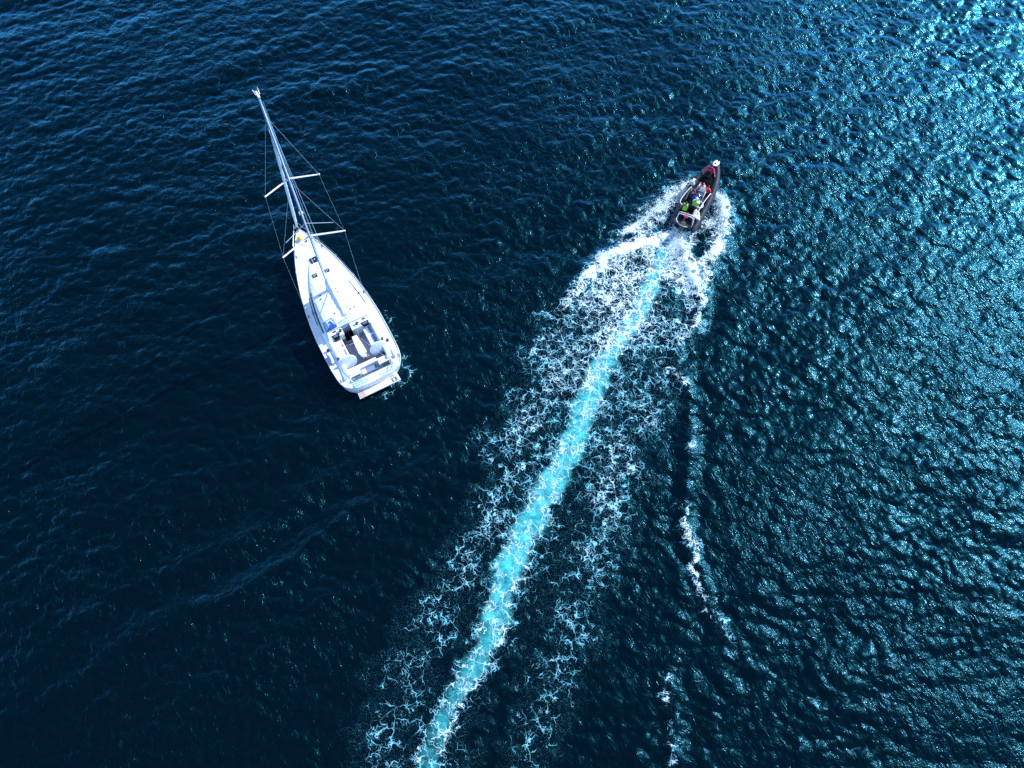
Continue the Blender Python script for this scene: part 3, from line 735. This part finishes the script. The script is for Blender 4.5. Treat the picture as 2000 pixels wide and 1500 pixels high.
# pushpit and pulpit, stanchions and guard wires
def rail(name, pts, r=.014, n=6): return MB().tube(pts, r, n).build(name, M['steel'], Y, smooth=True)
for sg in (1, -1):
    rail('pushpit', [(sg*(HB(2.0)-.08), 2.0, 1.36), (sg*(HB(2.0)-.07), 2.0, 1.98), (sg*(HB(1.3)-.07), 1.3, 1.99), (sg*(HB(.8)-.07), .8, 1.98), (sg*(HB(.62)-.07), .62, 1.97), (sg*.95, .56, 1.95), (sg*.95, .56, 1.04)])
    rail('pushpit', [(sg*(HB(2.0)-.07), 2.0, 1.68), (sg*(HB(1.3)-.07), 1.3, 1.69), (sg*(HB(.8)-.07), .8, 1.68), (sg*(HB(.62)-.07), .62, 1.67), (sg*.95, .56, 1.67)])
    rail('pulpit', [(sg*(HB(12.6)-.06), 12.6, 1.70), (sg*(HB(12.7)-.05), 12.7, 2.28), (sg*(HB(13.4)-.03), 13.4, 2.33), (sg*(HB(14.0)+.0), 14.0, 2.36), (sg*.17, 14.42, 2.37), (sg*.10, 14.36, 1.82)], .016)
    sy_ = [3.3, 5.0, 6.8, 8.6, 10.7]
    for y in sy_:
        MB().tube([(sg*(HB(y)-.06), y, ZS(y)+.03), (sg*(HB(y)-.05), y, ZS(y)+.66)], .016, 6).build('stanchion', M['steel'], Y)
    allp = [2.0]+sy_+[12.68]
    for dz in (.64, .34):
        MB().tube([(sg*(HB(y)-.055), y, ZS(y)+dz) for y in allp], .005, 5).build('guard_wire', M['wire'], Y)
    for y in (1.4, 7.2, 12.2):
        c_ = MB().box((sg*(HB(y)-.14), y, ZS(y)+.09), (.05, .26, .05)).build('mooring_cleat', M['dark'], Y, bevel=.01)
# anchor gear on the bow
an = MB().box((0, 14.40, 1.80), (.14, .62, .08)).build('bow_roller', M['steel'], Y, bevel=.01)
MB().tube([(0, 14.1, 1.88), (0, 14.75, 1.84), (0, 14.86, 1.60)], .03, 6).build('anchor_shank', M['steel'], an)
MB().add([(-.2, 14.62, 1.62), (.2, 14.62, 1.62), (0, 14.95, 1.5), (0, 14.7, 1.45)], [(0, 1, 2), (0, 3, 1), (0, 2, 3), (1, 3, 2)]).build('anchor_fluke', M['steel'], an)
MB().prism(rnd_rect(-.22, .22, 12.85, 13.25, .06), 1.66, 1.745).build('anchor_locker', M['deckw'], Y, bevel=.01)
MB().tube([(.16, 13.05, 1.70), (.16, 13.05, 1.86)], .07, 10).build('windlass', M['dark'], Y, smooth=True)

# mast with its spreaders
MX, MY = 0.0, 8.32
MZ0, MZ1 = RZ(0, 8.3)-.03, 21.5
mast = MB().tube([(MX, MY, z) for z in np.linspace(MZ0, MZ1-2.2, 8)]+[(MX, MY, MZ1-1), (MX, MY, MZ1)], [(.080, .115)]*8+[(.07, .10), (.055, .08)], 14).build('mast', M['mastm'], Y, smooth=True)
MB().tube([(MX, MY-.14, MZ0+.3), (MX, MY-.135, MZ1-.3)], .022, 4).build('sail_track', M['sail'], mast)
MB().box((MX, MY, MZ0+.03), (.34, .42, .08)).build('mast_foot', M['dark'], mast, bevel=.01)
for sg in (1, -1):
    for zz, tipx, tipy, rr in ((8.65, 2.16, 7.52, .078), (14.55, 1.70, 7.68, .066)):
        s_ = MB().tube([(MX+sg*.06, MY-.02, zz), (MX+sg*tipx, tipy, zz+.10)], [(rr, rr*.4), (rr*.72, rr*.3)], 8).build('spreader', M['whitep'], mast, smooth=True)
        MB().ball((MX+sg*tipx, tipy, zz+.10), .06, 8, 6).build('spreader_tip', M['whitep'], s_, smooth=True)
    MB().tube([(MX+sg*.05, MY, 10.0), (MX+sg*1.64, 7.66, 9.85)], .022, 6).build('spreader_strut', M['wire'], mast)
top = MB().box((MX, MY-.05, MZ1+.02), (.11, .46, .06)).build('masthead', M['whitep'], mast, bevel=.01)
MB().tube([(MX+.1, MY+.10, MZ1), (MX+.12, MY+.1, MZ1+.35)], .012, 5).build('antenna', M['whitep'], top)
MB().tube([(MX-.06, MY-.25, MZ1+.02), (MX-.10, MY-.25, MZ1+.5)], .02, 5).build('wind_sensor', M['whitep'], top)
MB().tube([(MX-.14, MY+.32, MZ1+.06), (MX-.10, MY-.1, MZ1+.06), (MX+.10, MY-.1, MZ1+.06), (MX+.14, MY+.32, MZ1+.06)], .02, 6).build('masthead_fork', M['whitep'], top)
rd = MB().ball((MX, MY+.28, 10.8), (.16, .16, .10), 12, 6).build('radar_dome', M['whitep'], mast, smooth=True)
def cable(name, pts, r=.010, mat='wire', parent=Y): return MB().tube(pts, r, 5).build(name, M[mat], parent)
for sg in (1, -1):
    lo = (MX+sg*2.16, 7.52, 8.75); up = (MX+sg*1.70, 7.68, 14.65); ch = (sg*2.22+.03, 7.75, ZS(7.85)+.03)
    cable('cap_shroud', [ch, lo, up, (MX+sg*.08, MY, 19.6)], .0065)
    cable('diagonal_shroud', [lo, (MX+sg*.1, MY, 14.0)], .007)
    cable('lower_shroud', [(sg*2.14, 7.75, ZS(7.8)+.03), (MX+sg*.1, MY, 8.4)], .008)
    cable('chainplate', [(ch[0], ch[1], ch[2]-.02), (ch[0]+.01*sg, ch[1]+.02, ch[2]+.35)], .022, 'steel')
    cable('backstay', [(0.02, 1.6, 5.6), (sg*1.75, .85, 1.15)], .010)
cable('backstay', [(MX, MY-.35, MZ1), (0.02, 1.6, 5.6)], .012)
cable('halyard', [(MX+.13, MY-.02, MZ1-.6), (MX+.24, MY-.05, 2.2)], .010)
cable('halyard', [(MX-.12, MY+.04, MZ1-2.6), (MX-.20, MY+.1, 2.2)], .012, 'blue')
cable('halyard', [(MX-.06, MY+.2, 18.8), (-.25, 12.4, 2.0)], .010)
cable('topping_lift', [(MX, MY-.3, MZ1-.1), (MX, 4.7, 3.4)], .009)
# furled headsail on the forestay
fa, fb_ = Vector((0, 14.22, 2.05)), Vector((MX, MY+.12, 18.9))
pts = [fa.lerp(fb_, t) for t in np.linspace(0.02, .97, 26)]
rs_ = [.045+.072*math.sin(min(1, t*6)*math.pi/2)*(1-.55*t)+.006*math.sin(t*90) for t in np.linspace(0, 1, 26)]
gen = MB().tube(pts, rs_, 10).build('furled_headsail', M['sail'], Y, smooth=True)
# spiral edge of the sail's cover strip
sp_ = []
ax_ = (fb_-fa).normalized(); e1 = ax_.cross(Vector((1, 0, 0))).normalized(); e2 = ax_.cross(e1)
for i in range(150):
    t = i/149; r_ = .04+.072*math.sin(min(1, t*6)*math.pi/2)*(1-.55*t)
    sp_.append(fa.lerp(fb_, .02+.95*t) + (e1*math.cos(t*60)+e2*math.sin(t*60))*r_)
MB().tube(sp_, .016, 4).build('sail_edge', M['grip'], gen)
cable('forestay', [fa, fb_], .012)
MB().tube([fa-ax_*.15, fa-ax_*.02, fa+ax_*.10], [.10, .16, .10], 12).build('furling_drum', M['dark'], Y, smooth=True)
# boom with the mainsail stowed in its cover
bz = 3.05
boom = MB().tube([(MX, MY-.15, bz), (MX+.02, 4.75, bz+.10)], [(.07, .10)]*2, 10).build('boom', M['alu'], Y, smooth=True)
rb = random.Random(4)
rings = []
for i in range(19):
    t = i/18; y = MY-.20-(MY-.20-4.95)*t
    w_ = (.13+.16*math.sin(min(1, t*4)*math.pi/2)*(1-.45*t))*(1+rb.uniform(-.13, .13)); h_ = (1.0-.62*t**.7)*(1+rb.uniform(-.10, .10)) if t > .03 else .5
    cx = MX+rb.uniform(-.03, .03); z0 = bz+.05+.10*t
    rings.append([(cx+w_*a, y, z0+h_*b) for a, b in ((-.55, 0), (-1, .22), (-.85, .55), (-.35, .9), (0.02, 1.0), (.38, .88), (.9, .52), (1, .2), (.55, 0))])
MB().loft(rings, closed=True, cap0=True, cap1=True).build('sail_cover', M['sail'], boom, smooth=True)
cable('boom_vang', [(MX, MY-.15, 2.05), (MX, 6.9, bz-.05)], .03, 'alu')
cable('mainsheet', [(MX, 5.4, bz+.05), (.02, 5.55, 2.0)], .014)
for t in (.25, .5, .75):
    yb = MY-.2-(MY-5.2)*t
    cable('lazy_jack', [(MX, yb, bz+.1), (MX+.03, MY-.1, 11)], .005)
# buoy on the foredeck, flag at the port rail
by = thing('mooring_buoy', 'small yellow and orange buoy lying on the foredeck near the bow of the white yacht', 'buoy', (0, 0, 0))
c_, s_ = math.cos(YACHT_HD-math.pi/2), math.sin(YACHT_HD-math.pi/2)
def yw(x, y, z): return (YACHT_O[0]+x*c_-y*s_, YACHT_O[1]+x*s_+y*c_, z)
by.location = yw(-.17, 13.42, 1.76)
MB().ball((0, 0, .15), (.17, .20, .15), 14, 8).build('float', M['yellow'], by, smooth=True)
MB().ring((0, .22, .12), .06, .018, (1, 0, 0), 12, 5).build('eye', M['dark'], by)
fl = thing('flag', 'royal blue flag drooping over the port side rail at the stern quarter of the yacht', 'flag', yw(-2.30, 3.55, 1.34), YACHT_HD-math.pi/2)
MB().tube([(0, 0, 0), (-.02, .05, .75)], .014, 6).build('staff', M['alu'], fl)
g_ = []
for i in range(7):
    t = i/6
    g_.append([(-.02+.10*j/5*1.6+.02*math.sin(t*7), .05-.75*t+.05*math.sin(j*1.7+t*3), .72-.13*j-.20*t+.03*math.sin(t*8+j)) for j in range(6)])
flg = MB().loft(g_).build('cloth', M['blue'], fl, smooth=True)
so_ = flg.modifiers.new('thick', 'SOLIDIFY'); so_.thickness = .004
# coiled sheets lying in the cockpit and on the aft deck
for (x, y, z, r_) in ((-.64, 4.55, 1.30, .10), (1.45, 1.15, 1.42, .09), (-1.4, 1.15, 1.42, .09)):
    m_ = MB()
    for k in range(3): m_.ring((x+.01*k, y, z+.015+.02*k), r_-.008*k, .011, n=18, k=5)
    m_.build('coiled_rope', M['wire'], Y)

# ------------------------------------------------------------------ the inflatable boat (rigid hull, rubber tubes)
RB_O = (13.30, 39.10); RB_HD = math.radians(62.5)
B = thing('inflatable_boat', 'dark rigid inflatable boat speeding with people aboard at the head of the foaming wake', 'inflatable boat', (RB_O[0], RB_O[1], 0.02), RB_HD-math.pi/2, rx=math.radians(2.6))
TC = -.14                                   # centre line of the tubes
def tube_pts():
    R_ = [(.84, -.25, .42), (.86, .6, .42), (.88, 1.6, .43), (.88, 2.6, .45), (.86, 3.5, .48), (.78, 4.3, .54), (.62, 5.05, .62), (.42, 5.65, .70), (.20, 6.05, .76)]
    P = [(TC+x+.06*max(0, y)/6, y, z) for x, y, z in R_] + [(TC+.10, 6.20, .79)] + [(TC-x+.10*max(0, y)/6, y, z) for x, y, z in R_[::-1]]
    return P
TP = tube_pts()
# smooth the path
def catmull(P, k=4, closed=False):
    P = [Vector(p) for p in P]; out = []
    for i in range(len(P)-1):
        a, b, c, d = P[max(i-1, 0)], P[i], P[i+1], P[min(i+2, len(P)-1)]
        for j in range(k):
            t = j/k; out.append(.5*((2*b)+(c-a)*t+(2*a-5*b+4*c-d)*t*t+(3*b-a-3*c+d)*t**3))
    out.append(P[-1]); return out
tpath = catmull(TP)
nt = len(tpath)
rad = [.255 for _ in tpath]
for i in range(5): rad[i] = rad[-1-i] = [.05, .15, .22, .245, .255][i]
for i in range(nt):
    if tpath[i].y > 4.6: rad[i] = .255-.05*min(1, (tpath[i].y-4.6)/1.6)
tube_o = MB().tube(tpath, rad, 16).build('buoyancy_tube', M['tube'], B, smooth=True)
for sg in (1, -1):
    seg = [p for p in tpath if (p.x-TC)*sg > .3 and .3 < p.y < 5.2]
    seg.sort(key=lambda p: p.y)
    MB().tube([(p.x+sg*.245, p.y, p.z-.05) for p in seg], (.03), 6).build('rubbing_strake', M['tubed'], tube_o, smooth=True)
for y in (1.15, 2.35, 3.6):                 # glued seams and grab patches
    for sg in (1, -1):
        c = min((p for p in tpath if (p.x-TC)*sg > 0), key=lambda p: abs(p.y-y))
        MB().ring(c, .258, .010, (0, 1, 0), 16, 4).build('tube_seam', M['tubed'], tube_o)
        MB().tube([(c.x, y+.12, c.z+.25), (c.x, y+.2, c.z+.31), (c.x, y+.34, c.z+.31), (c.x, y+.42, c.z+.25)], .018, 5).build('grab_handle', M['tubed'], tube_o)
# hull below
ks = [(-.15, .62, .02), (1.5, .66, 0), (3.2, .66, .0), (4.4, .58, .08), (5.3, .38, .28), (5.9, .16, .48), (6.15, .03, .62)]
MB().loft([[(TC+.02*y-w_, y, z+.30*(1-y/9)), (TC+.02*y-w_*.6, y, z+.06), (TC+.02*y, y, z-.22 if y < 5.8 else z-.02), (TC+.02*y+w_*.6, y, z+.06), (TC+.02*y+w_, y, z+.30*(1-y/9))] for y, w_, z in ks], cap0=True).build('hull', M['tubed'], B, smooth=True)
MB().prism([(TC-.66, -.02), (TC+.66, -.02), (TC+.70, 3.4), (TC+.62, 4.2), (TC+.45, 5.0), (TC+.15, 5.75), (TC, 5.75), (TC-.40, 5.0), (TC-.60, 4.2), (TC-.68, 3.4)], .28, .36).build('floor', M['tubed'], B)
MB().prism([(TC-.42, 3.5), (TC+.62, 3.5), (TC+.60, 4.15), (TC+.40, 4.28), (TC-.30, 4.28), (TC-.46, 4.1)], .361, .43).build('deck_locker', M['ribfl'], B, bevel=.02)
# low black gear bag in the bow
dome = []
for y, w_, h in ((4.05, .60, .42), (4.3, .62, .58), (4.6, .56, .62), (4.85, .46, .56), (4.98, .30, .46)):
    dome.append([(TC+.02*y+w_*a, y, .45+.05*(y-4)+(h-.30)*b) for a, b in ((-1, 0.1), (-.8, .6), (-.4, .92), (0, 1), (.4, .92), (.8, .6), (1, 0.1))])
MB().loft(dome, cap0=True).build('gear_bag', M['black'], B, smooth=True)
# transom, outboard motor, arch
tn = MB().box((TC, -.02, .55), (1.25, .10, .56)).build('transom', M['tubed'], B, bevel=.02)
ob = MB().loft([[(TC+w_*a, -.30+d_*b, z) for a, b in ((-1, -.6), (-.6, -1), (.6, -1), (1, -.6), (1, .6), (.6, 1), (-.6, 1), (-1, .6))] for w_, d_, z in ((.13, .18, .70), (.20, .30, .78), (.21, .33, .95), (.19, .31, 1.12), (.12, .22, 1.20))], closed=True, cap0=True, cap1=True).build('outboard_motor', M['dark'], B, smooth=True)
MB().box((TC, -.34, .30), (.12, .20, .85)).build('motor_leg', M['dark'], ob, bevel=.02)
MB().box((TC, -.50, 1.0), (.22, .05, .12)).build('cowling_band', M['tube'], ob)
def rr(name, pts, r=.028, mat='whitep', par=B, smooth=True): return MB().tube(catmull(pts), r, 8).build(name, M[mat], par, smooth=smooth)
rr('stern_arch', [(TC-.64, .25, .60), (TC-.62, .22, 1.35), (TC-.52, .20, 1.78), (TC, .22, 1.86), (TC+.52, .26, 1.80), (TC+.62, .30, 1.35), (TC+.64, .32, .60)])
rr('stern_arch', [(TC-.64, .02, .60), (TC-.60, .04, 1.35), (TC-.50, .05, 1.74), (TC, .08, 1.82), (TC+.52, .12, 1.76), (TC+.62, .14, 1.3), (TC+.64, .12, .60)])
for x in (-.42, -.2, .05, .3): rr('arch_brace', [(TC+x, .05, 1.80), (TC+x, .22, 1.84)], .018, 'steel')
rr('stern_rail', [(TC-.60, .12, 1.20), (TC-.62, -.10, 1.22), (TC-.36, -.42, 1.24), (TC+.05, -.52, 1.24), (TC+.42, -.44, 1.23)], .026)
rr('tow_line', [(TC+.04, .30, 1.92), (TC+.02, .05, 1.90), (TC-.02, -.18, 1.62), (TC-.06, -.30, 1.34)], .028, 'pink')
MB().ring((TC+.02, .02, 1.70), .15, .022, (0, 1, .6), 14, 5, sy=1.3).build('tow_line', M['pink'], B)
# grab rails along the sides
rr('side_rail', [(TC-.70, 3.35, .62), (TC-.78, 3.2, .98), (TC-.96, 2.4, 1.0), (TC-1.02, 1.85, 1.0), (TC-.98, 1.56, 1.0), (TC-.80, 1.44, .98), (TC-.55, 1.44, .92)], .032)
rr('side_rail', [(TC+.86, 3.45, .66), (TC+.80, 3.3, .96), (TC+.66, 2.4, 1.0), (TC+.60, 1.7, 1.0), (TC+.62, 1.3, .98), (TC+.70, 1.2, .62)], .032)
# steering console with its screen, and the bench behind it
cs = MB().box((TC+.18, 2.82, .78), (.58, .52, .86), taper=.82).build('console', M['dark'], B, bevel=.05)
MB().box((TC+.18, 3.10, 1.34), (.56, .04, .40), rx=-.5, taper=.8).build('windscreen', M['whitep'], cs, bevel=.01)
MB().box((TC+.18, 2.74, 1.22), (.40, .26, .04), rx=.3).build('instrument_panel', M['lcd'], cs)
MB().ring((TC+.10, 2.52, 1.08), .17, .018, (0, -.8, .6), 18, 6).build('steering_wheel', M['steel'], cs)
rr('console_rail', [(TC+.44, 3.10, .8), (TC+.46, 3.0, 1.42), (TC+.47, 2.6, 1.38), (TC+.44, 2.3, 1.0), (TC+.42, 2.28, .7)], .022, 'whitep', cs)
sb = MB().box((TC+.02, 1.85, .62), (.80, .56, .52)).build('bench_seat', M['tubed'], B, bevel=.06)
MB().box((TC+.02, 1.53, 1.02), (.74, .10, .36)).build('backrest', M['tubed'], sb, bevel=.03)
sb2 = MB().box((TC-.02, .95, .56), (.86, .50, .40)).build('bench_seat', M['tubed'], B, bevel=.05)
# cream cover over the gear on the starboard quarter
cc = []
for i in range(6):
    t = i/5
    cc.append([(TC+.28+.55*j/5+.18*t*(j/5), 1.52-.62*t-.22*j/5+.03*math.sin(j*2+i), .98+.10*math.sin(j*.8+i)*.5-.10*t+.04*math.sin(j*3+i*2)) for j in range(6)])
cv = MB().loft(cc).build('gear_cover', M['cream'], B, smooth=True); q_ = cv.modifiers.new('thick', 'SOLIDIFY'); q_.thickness = .02
MB().ring((TC+.42, 2.02, .98), .30, .045, (.2, .1, 1), 24, 8).build('coiled_hose', M['jwhite'], B, smooth=True)
# white bow step with its fairlead
bs = MB().prism([(TC-.12, 5.92), (TC+.06, 5.80), (TC+.26, 5.88), (TC+.36, 6.10), (TC+.34, 6.36), (TC+.24, 6.42), (TC+.19, 6.28), (TC+.14, 6.44), (TC+.02, 6.42), (TC-.12, 6.18)], .98, 1.06).build('bow_step', M['whitep'], B, bevel=.03)
MB().tube([(TC+.08, 6.06, 1.05), (TC+.08, 6.06, 1.10)], .055, 10).build('fairlead', M['black'], bs)
# ------------------------------------------------------------------ people
def rot_rib(v):
    """a point of the boat's own frame in the world"""
    return Matrix.Translation(B.location) @ B.rotation_euler.to_matrix().to_4x4() @ Vector(v)
def skinned(name, pts, edges, radii, mat, parent, sub=1, root=0):
    me = bpy.data.meshes.new(name); me.from_pydata([tuple(p) for p in pts], edges, []); me.materials.append(mat)
    o = bpy.data.objects.new(name, me); S.collection.objects.link(o); o.parent = parent
    sk = o.modifiers.new('skin', 'SKIN'); sk.use_smooth_shade = True; sk.branch_smoothing = 0.4
    for i, r_ in enumerate(radii):
        d = me.skin_vertices[0].data[i]; d.radius = r_ if isinstance(r_, tuple) else (r_, r_); d.use_root = (i == root)
    ss = o.modifiers.new('sub', 'SUBSURF'); ss.levels = sub; ss.render_levels = sub
    return o
def person(label, pos, face, jacket, vest=None, hat=None, lean=.12, arms='fwd', seated=True, sleeves=None, trousers='trou', hair='hair', group='people aboard the inflatable boat'):
    """a figure with its seat at the origin, facing +Y before turning"""
    p = thing('person', label, 'person', rot_rib(pos), RB_HD-math.pi/2+face, group)
    sl_ = math.sin(lean); V_ = {}
    def at(x, y, z): return Vector((x, y+z*sl_, z))
    V_['pelvis'] = Vector((0, 0, .08)); V_['waist'] = at(0, 0, .26); V_['chest'] = at(0, .01, .44); V_['sh'] = at(0, .0, .55)
    V_['neck'] = at(0, .02, .64); V_['head'] = at(0, .05, .74); V_['crown'] = at(0, .05, .84)
    order = ['pelvis', 'waist', 'chest', 'sh', 'neck', 'head', 'crown']; edges = [(i, i+1) for i in range(6)]
    rad_ = [(.15, .12), (.135, .10), (.16, .11), (.13, .085), (.058, .058), (.085, .095), (.06, .07)]
    pts = [V_[k] for k in order]
    def chain(start, ps, rs_):
        i0 = start
        for q, r_ in zip(ps, rs_):
            pts.append(q); rad_.append(r_); edges.append((i0, len(pts)-1)); i0 = len(pts)-1
        return i0
    ar, lg = {}, {}
    for sg in (1, -1):
        if arms == 'fwd': el, wr = at(sg*.25, .14, .33), at(sg*.17, .40, .36)
        elif arms == 'down': el, wr = at(sg*.26, .02, .28), at(sg*.20, .20, .12)
        else: el, wr = at(sg*.30, .05, .36), at(sg*.46, .16, .20)
        sh = at(sg*.19, 0, .54)
        hand = wr + (wr-el).normalized()*.09
        ar[sg] = (sh, el, wr)
        e = chain(3, [sh, el, wr, hand], [.062, .050, .034, .034])
        dirv = (wr-el).normalized(); side = Vector((0, 0, 1)).cross(dirv).normalized()
        for k in range(4):
            f0 = hand + side*(k-1.5)*.021
            chain(e, [f0+dirv*.03, f0+dirv*(.06+.01*(1.5-abs(k-1.5)))+Vector((0, 0, -.012)), f0+dirv*.075+Vector((0, 0, -.035))], [.010, .009, .008])
        chain(e-1, [wr+dirv*.04-side*sg*.035, wr+dirv*.075-side*sg*.05+Vector((0, 0, -.01))], [.012, .010])
        if seated: kn, an_, toe = Vector((sg*.14, .42, .12)), Vector((sg*.13, .46, -.32)), Vector((sg*.14, .62, -.36))
        else: kn, an_, toe = Vector((sg*.11, .05, -.36)), Vector((sg*.12, .0, -.78)), Vector((sg*.13, .16, -.82))
        hp = Vector((sg*.10, .03, .07)); lg[sg] = (hp, kn, an_, toe)
        chain(0, [hp, kn, an_, toe], [.095, .065, .045, .038])
    body = skinned('body', pts, edges, rad_, M['skin'], p, 1)
    # jacket: torso and sleeves in one shell
    jp = [V_['pelvis'], V_['waist'], V_['chest'], V_['sh'], V_['neck']-Vector((0, 0, .02))]; je = [(0, 1), (1, 2), (2, 3), (3, 4)]; jr = [(.19, .16), (.175, .14), (.20, .15), (.16, .12), (.075, .075)]
    for sg in (1, -1):
        i0 = 3
        for q, r_ in zip(ar[sg], (.085, .070, .052)):
            jp.append(q); jr.append(r_); je.append((i0, len(jp)-1)); i0 = len(jp)-1
    if sleeves:
        for k in (5, 8): skinned('sleeve', [jp[3]]+jp[k:k+3], [(0, 1), (1, 2), (2, 3)], [.06, .092, .077, .058], M[sleeves], p, 1)
        MB().prism([(-.13, .13), (.13, .13), (.10, .19), (-.10, .19)], .36, .54).build('chest_panel', M['red'], p, bevel=.02)
    skinned('jacket', jp, je, jr, M[jacket], p, 1)
    tp_ = [V_['pelvis']-Vector((0, 0, .01))]; te = []; trr = [(.165, .14)]
    for sg in (1, -1):
        i0 = 0
        for q, r_ in zip(lg[sg][:3], (.115, .085, .062)):
            tp_.append(q); trr.append(r_); te.append((i0, len(tp_)-1)); i0 = len(tp_)-1
        skinned('boot', [lg[sg][2]+Vector((0, 0, .02)), lg[sg][2]-Vector((0, .02, .03)), lg[sg][3]], [(0, 1), (1, 2)], [.062, .058, .048], M['boot'], p, 1)
    skinned('trousers', tp_, te, trr, M[trousers], p, 1)
    hd = V_['head']
    fc = MB()
    for sg in (1, -1):
        fc.ball((hd.x+sg*.035, hd.y+.088, hd.z+.012), (.012, .008, .008), 6, 4)
    fc.build('eyes', M['hair'], p)
    MB().add([(hd.x-.014, hd.y+.085, hd.z-.022), (hd.x+.014, hd.y+.085, hd.z-.022), (hd.x, hd.y+.118, hd.z-.018), (hd.x, hd.y+.088, hd.z+.016)], [(0, 1, 2), (1, 3, 2), (3, 0, 2), (0, 3, 1)]).build('nose', M['skin'], p)
    if hat:
        MB().ball((hd.x, hd.y-.012, hd.z+.035), (.118, .128, .108), 14, 8).build('hood', M[hat], p, smooth=True)
    else:
        MB().ball((hd.x, hd.y-.022, hd.z+.030), (.104, .108, .098), 14, 8).build('hair', M[hair], p, smooth=True)
    if vest:
        vm = MB()
        for yy, w_, z0, z1 in ((.165, .17, .16, .52), (-.155, .18, .18, .54)):
            vm.prism([(-w_, yy-.035), (w_, yy-.035), (w_, yy+.035), (-w_, yy+.035)], z0, z1)
        for sg in (1, -1): vm.box((sg*.12, 0, .60), (.09, .34, .06))
        v_ = vm.build('life_jacket', M[vest], p, bevel=.02); v_.rotation_euler = (-lean, 0, 0)
    return p
person('person in black with bright pink sleeves seated at the bow with arms spread', (TC-.02, 5.22, .84), math.pi-.1, 'jnavy', lean=-.10, arms='wide', sleeves='pink')
person('person in pale blue white jacket leaning out over the port tube of the inflatable boat', (TC-.70, 3.62, .62), math.radians(68), 'jwhite', lean=.38, arms='wide')
person('person in white jacket with red life jacket just ahead of the console', (TC+.02, 3.38, .66), math.radians(15), 'jwhite', vest='red', lean=.15)
person('person in a bright red jacket on the starboard side beside the console', (TC+.46, 3.42, .66), math.radians(-8), 'red', lean=.10, arms='down')
person('person in dark clothes seated on the port side behind the console', (TC-.38, 2.46, .70), math.radians(12), 'jnavy', lean=.22)
person('person in white hood and lime green life jacket seated at the stern bench', (TC+.12, 1.66, .90), math.radians(-4), 'jwhite', vest='lime', hat='whitep', lean=.28)
person('person with a lime green life jacket over a navy jacket at the port quarter', (TC-.42, 1.12, .78), math.radians(10), 'jnavy', vest='lime', lean=.20, arms='down')
person('person in bright blue jacket half hidden between the console and the stern bench', (TC-.02, 2.12, .84), math.radians(5), 'jblue', lean=.18, arms='down')

# ------------------------------------------------------------------ spray thrown up beside the boat
rs2 = np.random.default_rng(5)
sp = MB()
base_t = [(0, 0, 1), (.94, 0, -.33), (-.47, .82, -.33), (-.47, -.82, -.33)]
def drops(path, n, wid, zmax, rmax):
    P = [Vector((a, b, 0)) for a, b in path]
    for _ in range(n):
        t = rs2.random()**1.1*(len(P)-1); i = min(int(t), len(P)-2); q = P[i].lerp(P[i+1], t-i)
        x = q.x+rs2.normal()*wid; y = q.y+rs2.normal()*wid; z = .08+zmax*rs2.random()**2.2*(1-t/(len(P)-1)*.6)
        r_ = rmax*(.35+.65*rs2.random()**2); a = rs2.random()*6.28
        ca, sa = math.cos(a), math.sin(a)
        sp.add([(x+r_*(u*ca-v*sa), y+r_*(u*sa+v*ca), z+r_*k) for u, v, k in base_t], [(0, 1, 2), (0, 2, 3), (0, 3, 1), (1, 3, 2)])
drops([(14.6, 43.0), (13.4, 42.4), (12.3, 41.6), (11.2, 40.9), (10.0, 39.6)], 4500, .40, .8, .045)
drops([(16.1, 42.4), (16.4, 41.0), (16.1, 38.8)], 2600, .30, .6, .042)
drops([(13.2, 38.9), (12.7, 37.6), (12.3, 36.6)], 1200, .35, .40, .045)
drops([(12.6, 38.8), (10.5, 38.1), (8.4, 37.1), (6.8, 36.2)], 900, .35, .25, .04)
M_SPRAY = plain('white_spray', (0.80, 0.88, 0.92), 0.6, var=0)
spo = sp.build('spray', M_SPRAY, None, smooth=False); spo['kind'] = 'stuff'; tag(spo, 'white spray flung up on both sides of the inflatable boat', 'spray')
